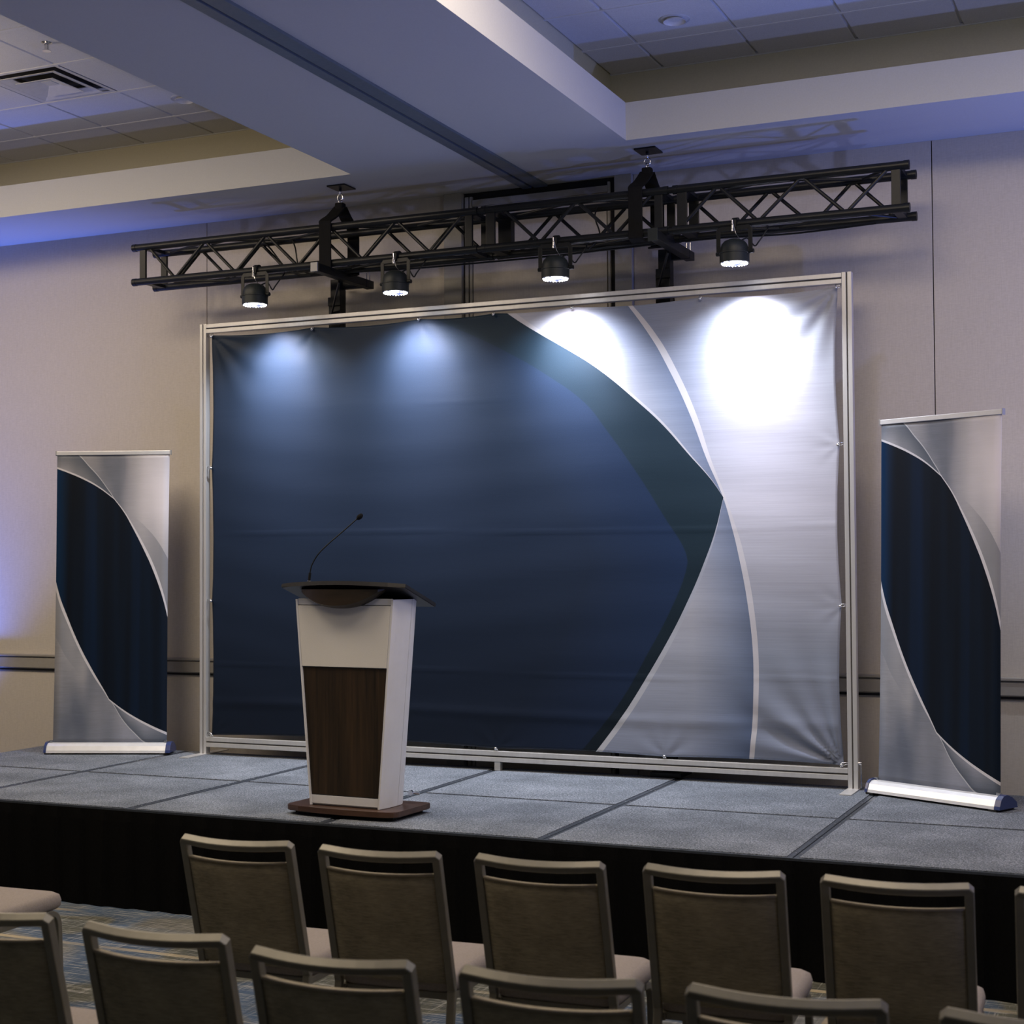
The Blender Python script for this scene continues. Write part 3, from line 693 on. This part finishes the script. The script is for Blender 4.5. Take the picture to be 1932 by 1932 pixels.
tb = tower(-2.955, 'right black lift mast behind the backdrop with fork arm under the truss', 0.13)
mk('arm_end_plate', BX(0.172, 0.222, 8.450, 8.460, TZ0-0.080, TZ0-0.022, bev=0.001), 'tag', ta)
mk('arm_end_plate', BX(0.10, 0.16, 8.450, 8.460, TZ0-0.090, TZ0-0.015, bev=0.001), 'can', tb)

# ------------------------------------------------------------------ par lights
def par(x, label, first=None):
    g_ = thing('stage_light', label, 'stage light', (x, 8.60, CAMZ+1.713), 0, 'lights hanging from the truss')
    g_.rotation_euler = (0, 0, random.uniform(-0.1, 0.1))
    mk('housing', lathe(bmesh.new(), [(0.080, 0.0), (0.086, 0.002), (0.086, 0.052), (0.090, 0.054), (0.090, 0.060), (0.083, 0.062), (0.082, 0.085), (0.074, 0.110), (0.058, 0.128), (0.034, 0.138), (0.010, 0.141)], 40), 'can', g_, smooth=True).modifiers.new('e', 'EDGE_SPLIT').split_angle = 0.7
    mk('lens', lathe(bmesh.new(), [(0.078, -0.003), (0.078, 0.004)], 36), 'led', g_)
    bm = bmesh.new()
    for k in range(24):
        a = 2*PI*k/24; bmesh.ops.create_uvsphere(bm, u_segments=8, v_segments=5, radius=0.006, matrix=Matrix.Translation((0.072*math.cos(a), 0.072*math.sin(a), -0.003)))
    mk('rim_diodes', bm, 'led', g_)['kind'] = 'stuff'
    bm = bmesh.new()
    pts = [(-0.098, 0, 0.05), (-0.098, 0, 0.195), (-0.090, 0, 0.205), (0.090, 0, 0.205), (0.098, 0, 0.195), (0.098, 0, 0.05)]
    sweep(bm, pts, rrect(0.026, 0.005, 0.0015), up=(0, 1, 0)); mk('yoke', bm, 'black', g_)
    bm = cyl(bmesh.new(), (-0.112, 0, 0.062), (-0.094, 0, 0.062), 0.011, seg=12); cyl(bm, (0.094, 0, 0.062), (0.118, 0, 0.062), 0.013, seg=12)
    mk('yoke_knob', bm, 'black', g_)
    bm = lathe(bmesh.new(), [(0.028, -0.016), (0.038, -0.016), (0.038, 0.016), (0.028, 0.016)], 20, Matrix.Translation((0, 0.03, TZ0-CAMZ-1.713)) @ Matrix.Rotation(PI/2, 4, 'Y'))
    # keep the clamp open below: hook body plus jaw
    box(bm, -0.013, 0.013, -0.012, 0.010, 0.205, TZ0-CAMZ-1.713+0.02, bev=0.004)
    mk('clamp', bm, 'black', g_)
    bm = cyl(bmesh.new(), (-0.004, -0.016, 0.150+0.05), (-0.004, -0.016, 0.222), 0.006, seg=10); cyl(bm, (-0.004, -0.018, 0.226), (-0.004, -0.018, 0.250), 0.004, seg=10)
    cyl(bm, (-0.004, -0.018, 0.185), (-0.004, -0.018, 0.198), 0.007, seg=10)
    mk('clamp_bolt', bm, 'chrome', g_)
    mk('power_cable', sweep(bmesh.new(), smoothpath([(0.03, 0.03, 0.135), (0.06, 0.06, 0.15), (0.105, 0.05, 0.10), (0.135, 0.04, 0.12), (0.160, 0.06, 0.165), (0.175, 0.09, 0.21), (0.14, 0.14, 0.235)], 6), circ(0.0045, 8)), 'black', g_)
    mk('safety_cable', sweep(bmesh.new(), smoothpath([(0.04, -0.01, 0.13), (0.02, -0.03, 0.17), (0.0, -0.015, 0.23)], 5), circ(0.002, 6)), 'chrome', g_)
    lamp('led_beam', 'SPOT', (0, 0.0, -0.012), SPOT_W, (1.0, 0.87, 0.93), (0, 0.78, -1.0), parent=g_, spot_size=math.radians(68), spot_blend=1.0, shadow_soft_size=0.055)
    lamp('led_spill', 'SPOT', (0, 0.0, -0.012), SPILL_W, (0.80, 0.86, 1.0), (0, 0.22, -1.0), parent=g_, spot_size=math.radians(124), spot_blend=1.0, shadow_soft_size=0.055)
for x, lb in ((-5.665, 'leftmost of the four lit black stage lights under the truss'), (-4.604, 'second lit black stage light from the left, right of the left sling'), (-3.5, 'third lit black stage light from the left, near the middle of the truss'), (-2.377, 'rightmost of the four lit black stage lights, right of the right sling')):
    par(x, lb)

# ------------------------------------------------------------------ roll-up banners
def rollup(p0, p1, label, flip=False):
    p0, p1 = Vector((*p0, DECK)), Vector((*p1, DECK)); d = p1-p0; L = d.length; rz = math.atan2(d.y, d.x)
    g_ = thing('rollup_banner', label, 'banner', p0, rz)
    # base: rounded aluminium cassette
    bm = bmesh.new(); pr = [(0.0, 0.012), (0.004, 0.028), (0.018, 0.058), (0.040, 0.074), (0.070, 0.078), (0.110, 0.066), (0.150, 0.040), (0.160, 0.012)]
    e0, e1 = 0.012, L-0.012
    vs = [[bm.verts.new((x, a, z)) for a, z in pr] for x in (e0, e1)]
    for j in range(len(pr)): bm.faces.new((vs[0][j], vs[0][(j+1) % len(pr)], vs[1][(j+1) % len(pr)], vs[1][j]))
    bm.faces.new(vs[0][::-1]); bm.faces.new(vs[1]); mk('base_cassette', bm, 'alu_bright', g_, smooth=False)
    for x0, x1 in ((-0.004, 0.013), (L-0.013, L+0.022)):
        bm = bmesh.new(); pc = [(a*1.06-0.004, z*1.10) for a, z in pr]
        vs = [[bm.verts.new((x, a, z)) for a, z in pc] for x in (x0, x1)]
        for j in range(len(pc)): bm.faces.new((vs[0][j], vs[0][(j+1) % len(pc)], vs[1][(j+1) % len(pc)], vs[1][j]))
        bm.faces.new(vs[0][::-1]); bm.faces.new(vs[1]); mk('end_cap', bm, 'end_cap', g_)
        mk('foot', BX(min(max(x0-0.01, 0.0), L-0.05), min(max(x0-0.01, 0.0), L-0.05)+0.05, 0.0, 0.165, 0.0005, 0.013, bev=0.003), 'rubber', g_)
    bm = bmesh.new()
    box(bm, 0.016, 0.040, 0.060, 0.085, 0.066, 0.094, bev=0.004); box(bm, L-0.040, L-0.016, 0.060, 0.085, 0.066, 0.094, bev=0.004); mk('roller_cheek', bm, 'chrome', g_)
    x0, x1 = 0.038, L-0.022; lean = 0.075; zt = 2.110
    bm = bmesh.new(); uvl = bm.loops.layers.uv.new('UVMap'); nx, nz = 16, 60; g = []
    for i in range(nx+1):
        cc = []
        for j in range(nz+1):
            u_, v_ = i/nx, j/nz
            y = 0.072+lean*v_+0.006*math.sin(PI*u_)*math.sin(PI*v_)+0.003*math.sin(u_*7+v_*5)
            cc.append((bm.verts.new((x0+(x1-x0)*u_-0.004*math.sin(PI*v_)*(2*u_-1), y, 0.074+(zt-0.074)*v_)), u_, v_))
        g.append(cc)
    for i in range(nx):
        for j in range(nz):
            q = (g[i][j], g[i+1][j], g[i+1][j+1], g[i][j+1]); fc = bm.faces.new([a[0] for a in q])
            for lp, a in zip(fc.loops, q): lp[uvl].uv = (a[1], a[2])
    gr = mk('graphic_panel', bm, 'rollup', g_, smooth=True); md = gr.modifiers.new('thickness', 'SOLIDIFY'); md.thickness = 0.0012
    mk('top_rail', BX(x0-0.006, x1+0.006, 0.072+lean-0.010, 0.072+lean+0.012, zt-0.006, zt+0.022, bev=0.003), 'alu_bright', g_)
    bm = bmesh.new(); box(bm, x0-0.010, x0-0.006, 0.072+lean-0.013, 0.072+lean+0.015, zt-0.009, zt+0.025); box(bm, x1+0.006, x1+0.010, 0.072+lean-0.013, 0.072+lean+0.015, zt-0.009, zt+0.025)
    mk('rail_caps', bm, 'tag', g_)
    mk('support_pole', cyl(bmesh.new(), (L/2, 0.10, 0.07), (L/2, 0.12+lean, zt), 0.009), 'alu', g_)
    return g_
rollup((-7.338, 8.49), (-6.524, 8.80), 'left roll up banner stand, navy and silver, standing left of the backdrop')
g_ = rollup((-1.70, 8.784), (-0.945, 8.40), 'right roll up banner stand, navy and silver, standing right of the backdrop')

# ------------------------------------------------------------------ lectern
PX, PY, PR = -4.062, 7.13, math.radians(-2.5)
lc = thing('lectern', 'white and dark walnut lectern standing at the stage front edge', 'lectern', (PX, PY, DECK), PR)
def rounded(pts, rad, n=5):
    out = []; m_ = len(pts)
    for i in range(m_):
        p, a, b_ = Vector(pts[i]), Vector(pts[i-1]), Vector(pts[(i+1) % m_])
        da, db = (a-p).normalized(), (b_-p).normalized()
        s, e = p+da*rad, p+db*rad
        for k in range(n+1):
            q = k/n; out.append(tuple((1-q)**2*s+2*q*(1-q)*p+q*q*e))
    return out
base_pts = [(-0.355, -0.150), (-0.18, -0.185), (0.0, -0.196), (0.18, -0.185), (0.325, -0.165), (0.350, 0.20), (-0.345, 0.22)]
base_pts = [(-0.350, -0.150)]+[(-0.25+0.1*k, -0.165-0.030*math.cos((-0.25+0.1*k)*4)) for k in range(0, 6)]+[(0.335, -0.165), (0.345, 0.205), (-0.345, 0.205)]
def out_round(pts, rad):
    keep = [0, len(pts)-3, len(pts)-2, len(pts)-1]; out = []; m_ = len(pts)
    for i in range(m_):
        p = Vector(pts[i])
        if i not in keep: out.append(pts[i]); continue
        a, b_ = Vector(pts[i-1]), Vector(pts[(i+1) % m_]); s = p+(a-p).normalized()*rad; e = p+(b_-p).normalized()*rad
        for k in range(6): q = k/5; out.append(tuple((1-q)**2*s+2*q*(1-q)*p+q*q*e))
    return out
mk('base_board', prism(bmesh.new(), out_round(base_pts, 0.035), 0.022, 0.050, bev=0.003), 'walnut_base', lc)
bm = bmesh.new()
for x, y in ((-0.28, -0.09), (0.27, -0.10), (-0.28, 0.16), (0.28, 0.16)): cyl(bm, (x, y, 0.0005), (x, y, 0.023), 0.028)
box(bm, -0.30, 0.30, -0.13, 0.18, 0.006, 0.022); mk('base_feet', bm, 'rubber', lc)
# tapered body: half widths at bottom/top of the front face; z 0.052..1.145
Z0, Z1 = 0.052, 1.150; FB, FTp = 0.220, 0.308
def hw(z): return FB+(FTp-FB)*(z-Z0)/(Z1-Z0)
def taper(bm, x0f, x1f, y0, y1, z0, z1, bev=0):
    vs = []
    for z in (z0, z1):
        for y in (y0, y1): vs += [bm.verts.new((x0f(z), y, z)), bm.verts.new((x1f(z), y, z))]
    for fc in ((0, 1, 3, 2), (4, 6, 7, 5), (0, 4, 5, 1), (2, 3, 7, 6), (0, 2, 6, 4), (1, 5, 7, 3)): bm.faces.new([vs[i] for i in fc])
    if bev: bmesh.ops.bevel(bm, geom=bm.edges[:], offset=bev, segments=2, affect='EDGES')
    return bm
YF = -0.115
mk('body_core', taper(bmesh.new(), lambda z: -hw(z)+0.012, lambda z: hw(z)-0.012, YF+0.012, 0.112, Z0, Z1-0.03), 'lectern_white', lc)
def zz(py): return py
mk('lower_front_panel', taper(bmesh.new(), lambda z: -hw(z)+0.016, lambda z: hw(z)-0.016, YF, YF+0.012, 0.108, 0.778, 0.001), 'walnut', lc)
mk('upper_front_panel', taper(bmesh.new(), lambda z: -hw(z)+0.016, lambda z: hw(z)-0.016, YF-0.008, YF+0.012, 0.782, 1.105, 0.0015), 'lectern_panel', lc)
mk('top_strip', taper(bmesh.new(), lambda z: -hw(z)+0.016, lambda z: hw(z)-0.016, YF, YF+0.012, 1.109, 1.142, 0.001), 'lectern_white', lc)
mk('kick_strip', taper(bmesh.new(), lambda z: -hw(z)+0.014, lambda z: hw(z)-0.014, YF, YF+0.012, Z0+0.008, 0.104, 0.001), 'lectern_white', lc)
def side(s):
    # curved side: front edge post then a bowed skin turning to the rear, two leaves with a joint
    for nm, ys in (('side_panel', [(-0.004, -0.122), (0.008, -0.123), (0.018, -0.095), (0.026, -0.055), (0.031, -0.010), (0.033, 0.030)]), ('rear_side_panel', [(0.033, 0.033), (0.032, 0.060), (0.026, 0.088), (0.012, 0.112), (0.002, 0.118)])):
        bm = bmesh.new(); rows = []
        for z in [Z0+(Z1-0.012-Z0)*k/6 for k in range(7)]:
            flare = 0.75+0.25*(z-Z0)/(Z1-Z0)
            outer = [bm.verts.new((s*(hw(z)-0.012+a*flare), y, z)) for a, y in ys]
            inner = [bm.verts.new((s*(hw(z)-0.016), y, z)) for a, y in ys]
            rows.append(outer+inner[::-1])
        n = len(rows[0])
        for a, b_ in zip(rows, rows[1:]):
            for j in range(n): bm.faces.new((a[j], a[(j+1) % n], b_[(j+1) % n], b_[j]))
        bm.faces.new(rows[0][::-1]); bm.faces.new(rows[-1])
        mk(nm, bm, 'lectern_white', lc)
side(1); side(-1)
# sloping top
tilt = math.radians(17)
def topmat(): return Matrix.Translation((0.0, -0.15, 1.210)) @ Matrix.Rotation(-tilt, 4, 'X')
tp = [(-0.375, 0.0)]+[(-0.30+0.1*k, -0.055*math.cos((-0.30+0.1*k)*3.9)) for k in range(0, 7)]+[(0.392, 0.0), (0.372, 0.37), (-0.390, 0.37)]
bm = prism(bmesh.new(), tp, -0.011, 0.011, bev=0.003); bmesh.ops.transform(bm, matrix=topmat(), verts=bm.verts)
mk('reading_top', bm, 'lectern_top', lc)
# bow-shaped walnut apron under the front of the top
bm = bmesh.new(); n = 24; rows = []
for k in range(n+1):
    s = -1+2*k/n; x = -0.005+s*0.258; dp = math.sqrt(max(0, 1-s*s)); zb = 1.186-0.094*(1-abs(s)**2.2)
    yo = YF-0.012-0.075*dp
    rows.append([bm.verts.new((x, YF+0.004, 1.192)), bm.verts.new((x, YF+0.004, zb-0.002)), bm.verts.new((x, yo*0.55+(YF)*0.45, zb)), bm.verts.new((x, yo, zb+0.012*dp+0.003)), bm.verts.new((x, yo, 1.192))])
for a, b_ in zip(rows, rows[1:]):
    for j in range(5): bm.faces.new((a[j], a[(j+1) % 5], b_[(j+1) % 5], b_[j]))
bm.faces.new(rows[0][::-1]); bm.faces.new(rows[-1]); mk('apron', bm, 'walnut_apron', lc, smooth=False)
bm = cyl(bmesh.new(), (0.235, 0.16, 0.10), (0.235, 0.175, 0.10), 0.014); cyl(bm, (0.235, 0.175, 0.10), (0.275, 0.19, 0.095), 0.006)
mk('cable_fitting', bm, 'chrome', lc)
# gooseneck microphone standing on the lectern
mc = thing('gooseneck_microphone', 'thin black gooseneck microphone rising from the lectern top', 'microphone', (-4.338, 7.10, DECK+1.180), 0)
mk('mount', cyl(bmesh.new(), (0, 0, 0.0), (0.004, 0, 0.055), 0.010, 0.008), 'black', mc)
mk('mount_ring', cyl(bmesh.new(), (0.0035, 0, 0.052), (0.004, 0, 0.056), 0.0095), 'chrome', mc)
mk('collar', cyl(bmesh.new(), (0.004, 0, 0.055), (0.010, 0, 0.098), 0.0075), 'black', mc)
mk('neck', sweep(bmesh.new(), smoothpath([(0.010, 0, 0.098), (0.022, 0, 0.140), (0.062, 0, 0.198), (0.130, 0, 0.256), (0.22, 0, 0.322), (0.302, 0, 0.384)], 8), circ(0.0035, 8)), 'black', mc)
bm = bmesh.new(); bmesh.ops.create_uvsphere(bm, u_segments=16, v_segments=10, radius=0.0145, matrix=Matrix.Translation((0.317, 0, 0.394)) @ Matrix.Rotation(math.radians(52), 4, 'Y') @ Matrix.Diagonal((0.95, 0.95, 1.5, 1)))
mk('capsule', bm, 'black_matt', mc, smooth=True)

# ------------------------------------------------------------------ chairs
# local frame: origin on the floor under the seat centre, sitter faces +Y
def make_chair(label, loc, rz, group):
    g_ = thing('banquet_chair', label, 'chair', loc, rz, group)
    W2 = 0.223; pw = 0.027; H = 0.915; yt, ys = -0.305, -0.175; zs = 0.44
    def by(z): return ys+(yt-ys)*(z-zs)/(H-zs)        # y of the back plane at height z
    prof = rrect(pw, 0.030, 0.004)
    # back frame: two posts and a bowed top rail as one bent bar
    c_ = W2-pw/2
    pts = [(-c_, by(zs), zs), (-c_, by(0.62), 0.62), (-c_, by(0.80), 0.80), (-c_, by(H-0.0205), H-0.0205), (-c_+0.007, by(H)-0.0005, H-0.0135)]
    arc = []
    for k in range(0, 9):
        s = -1+2*(k+0.5)/9; arc.append((s*(c_-0.012), by(H)-0.030*(1-s*s), H-0.0135-0.006*(1-s*s)))
    allp = pts+arc+[(-p[0], p[1], p[2]) for p in pts[::-1]]
    bm = msweep(bmesh.new(), allp, prof, up=(0, 1, 0)); mk('back_frame', bm, 'chair_metal', g_)
    # upholstered back, bowed with the frame
    bm = bmesh.new(); nx, nz = 12, 10; F_, R_ = [], []
    zt, zb = H-0.074, 0.455
    for i in range(nx+1):
        s = -1+2*i/nx; cf, cr_ = [], []
        for j in range(nz+1):
            q = j/nz; z = zb+(zt-zb)*q; hwid = c_-pw/2-0.001
            bow = 0.026*(1-s*s)*(0.25+0.75*q); ed = (1-abs(s)**6)*(1-abs(2*q-1)**10)
            zz_ = z-0.006*(1-s*s)*q
            cr_.append(bm.verts.new((s*hwid, by(z)-bow-0.011-0.010*ed, zz_)))
            cf.append(bm.verts.new((s*hwid, by(z)-bow+0.012+0.022*ed, zz_)))
        F_.append(cf); R_.append(cr_)
    for i in range(nx):
        for j in range(nz):
            bm.faces.new((F_[i][j], F_[i+1][j], F_[i+1][j+1], F_[i][j+1])); bm.faces.new((R_[i+1][j], R_[i][j], R_[i][j+1], R_[i+1][j+1]))
        bm.faces.new((F_[i][0], R_[i][0], R_[i+1][0], F_[i+1][0])); bm.faces.new((F_[i+1][nz], R_[i+1][nz], R_[i][nz], F_[i][nz]))
    for j in range(nz):
        bm.faces.new((F_[0][j+1], R_[0][j+1], R_[0][j], F_[0][j])); bm.faces.new((F_[nx][j], R_[nx][j], R_[nx][j+1], F_[nx][j+1]))
    bk_ = mk('backrest', bm, 'fabric', g_, smooth=True)
    bp = [(s*(c_-pw/2-0.004), by(zt)-0.026*(1-s*s)-0.014, zt+0.000-0.006*(1-s*s)) for s in [-1+2*k/10 for k in range(11)]]
    mk('piping', sweep(bmesh.new(), bp, circ(0.0045, 6)), 'piping', bk_, smooth=True)
    # seat
    bm = bmesh.new()
    outl = rounded([(-0.215, -0.165), (0.215, -0.165), (0.226, 0.265), (-0.226, 0.265)], 0.05, 5)
    layers = [(0.96, 0.418), (1.0, 0.428), (1.01, 0.450), (0.985, 0.472), (0.90, 0.484), (0.6, 0.490), (0.25, 0.491)]
    rs = []
    for k_, z in layers:
        rs.append([bm.verts.new((x*k_, (y-0.05)*k_+0.05, z)) for x, y in outl])
    n = len(outl)
    for a, b_ in zip(rs, rs[1:]):
        for j in range(n): bm.faces.new((a[j], a[(j+1) % n], b_[(j+1) % n], b_[j]))
    bm.faces.new(rs[0][::-1]); bm.faces.new(rs[-1]); mk('seat', bm, 'seat_fabric', g_, smooth=True)
    bm = bmesh.new()
    for s in (-1, 1): sweep(bm, [(s*0.198, -0.17, 0.405), (s*0.205, 0.20, 0.405)], rrect(0.022, 0.026))
    sweep(bm, [(-0.198, -0.15, 0.405), (0.198, -0.15, 0.405)], rrect(0.022, 0.026)); sweep(bm, [(-0.205, 0.19, 0.405), (0.205, 0.19, 0.405)], rrect(0.022, 0.026))
    mk('seat_frame', bm, 'chair_metal', g_)
    for s in (-1, 1):
        fl = smoothpath([(s*0.205, 0.16, 0.405), (s*0.208, 0.205, 0.400), (s*0.210, 0.232, 0.372), (s*0.212, 0.240, 0.30), (s*0.214, 0.250, 0.012)], 5)
        mk('leg', sweep(bmesh.new(), fl, rrect(0.024, 0.026), up=(1, 0, 0)), 'chair_metal', g_)
        rl = [(s*c_, by(zs), zs+0.004), (s*c_, ys-0.005, 0.40), (s*(c_+0.004), ys-0.05, 0.20), (s*(c_+0.006), ys-0.11, 0.012)]
        mk('leg', sweep(bmesh.new(), smoothpath(rl, 4), rrect(0.025, 0.028), up=(1, 0, 0)), 'chair_metal', g_)
    for s in (-1, 1):
        for y, xx in ((0.250, 0.214), (ys-0.11, c_+0.006)):
            mk('foot_glide', cyl(bmesh.new(), (s*xx, y, 0.0005), (s*xx, y, 0.014), 0.013, seg=12), 'rubber', g_)
    return g_
def copy_tree(o, parent=None):
    c = o.copy(); C.objects.link(c); c.parent = parent
    for ch in o.children: copy_tree(ch, c)
    return c
proto = None
def place(L, R, label, group):
    """L, R: plan positions of the outer top corners of the back (x, y)"""
    global proto
    L, R = Vector(L), Vector(R); d = R-L; rz = math.atan2(d.y, d.x); mid = (L+R)/2
    off = Matrix.Rotation(rz, 2) @ Vector((0, -0.305-0.013))
    loc = (mid.x-off.x, mid.y-off.y, 0)
    if proto is None: proto = make_chair(label, loc, rz, group); return proto
    c = copy_tree(proto); c.location = loc; c.rotation_euler = (0, 0, rz); c['label'] = label; c['group'] = group
    return c
G1, G2 = 'chairs in the row nearest the stage', 'chairs in the front row of the picture'
place((-3.26, 4.47), (-2.82, 4.49), 'taupe banquet chair, leftmost full back in the row nearest the stage', G1)
place((-2.70, 4.48), (-2.27, 4.51), 'taupe banquet chair in the stage row, directly below the lectern', G1)
place((-2.15, 4.535), (-1.706, 4.553), 'taupe banquet chair at the middle of the stage row, third full back from left', G1)
place((-1.583, 4.584), (-1.147, 4.62), 'taupe banquet chair in the stage row, fourth full back from left', G1)
place((-1.033, 4.624), (-0.593, 4.657), 'taupe banquet chair in the stage row, rightmost fully visible back', G1)
place((-0.475, 4.665), (-0.035, 4.70), 'taupe banquet chair cut off by the right picture edge, in the stage row', G1)
place((-4.80, 4.60), (-4.36, 4.62), 'banquet chair cut by the left picture edge, showing only its pale seat corner', G1)
place((-3.30, 3.30), (-2.856, 3.318), 'blurred banquet chair cut by the left picture edge, nearest row', G2)
place((-2.72, 3.288), (-2.27, 3.306), 'blurred banquet chair in the nearest row, bottom left, whole top rail visible', G2)
place((-2.157, 3.236), (-1.71, 3.258), 'blurred banquet chair in the nearest row, below and between two stage row chairs left', G2)
place((-1.587, 3.273), (-1.16, 3.312), 'blurred banquet chair in the nearest row at the bottom centre', G2)
place((-1.055, 3.328), (-0.61, 3.361), 'blurred banquet chair in the nearest row, right of bottom centre', G2)
place((-0.497, 3.357), (-0.06, 3.39), 'blurred banquet chair in the bottom right picture corner', G2)
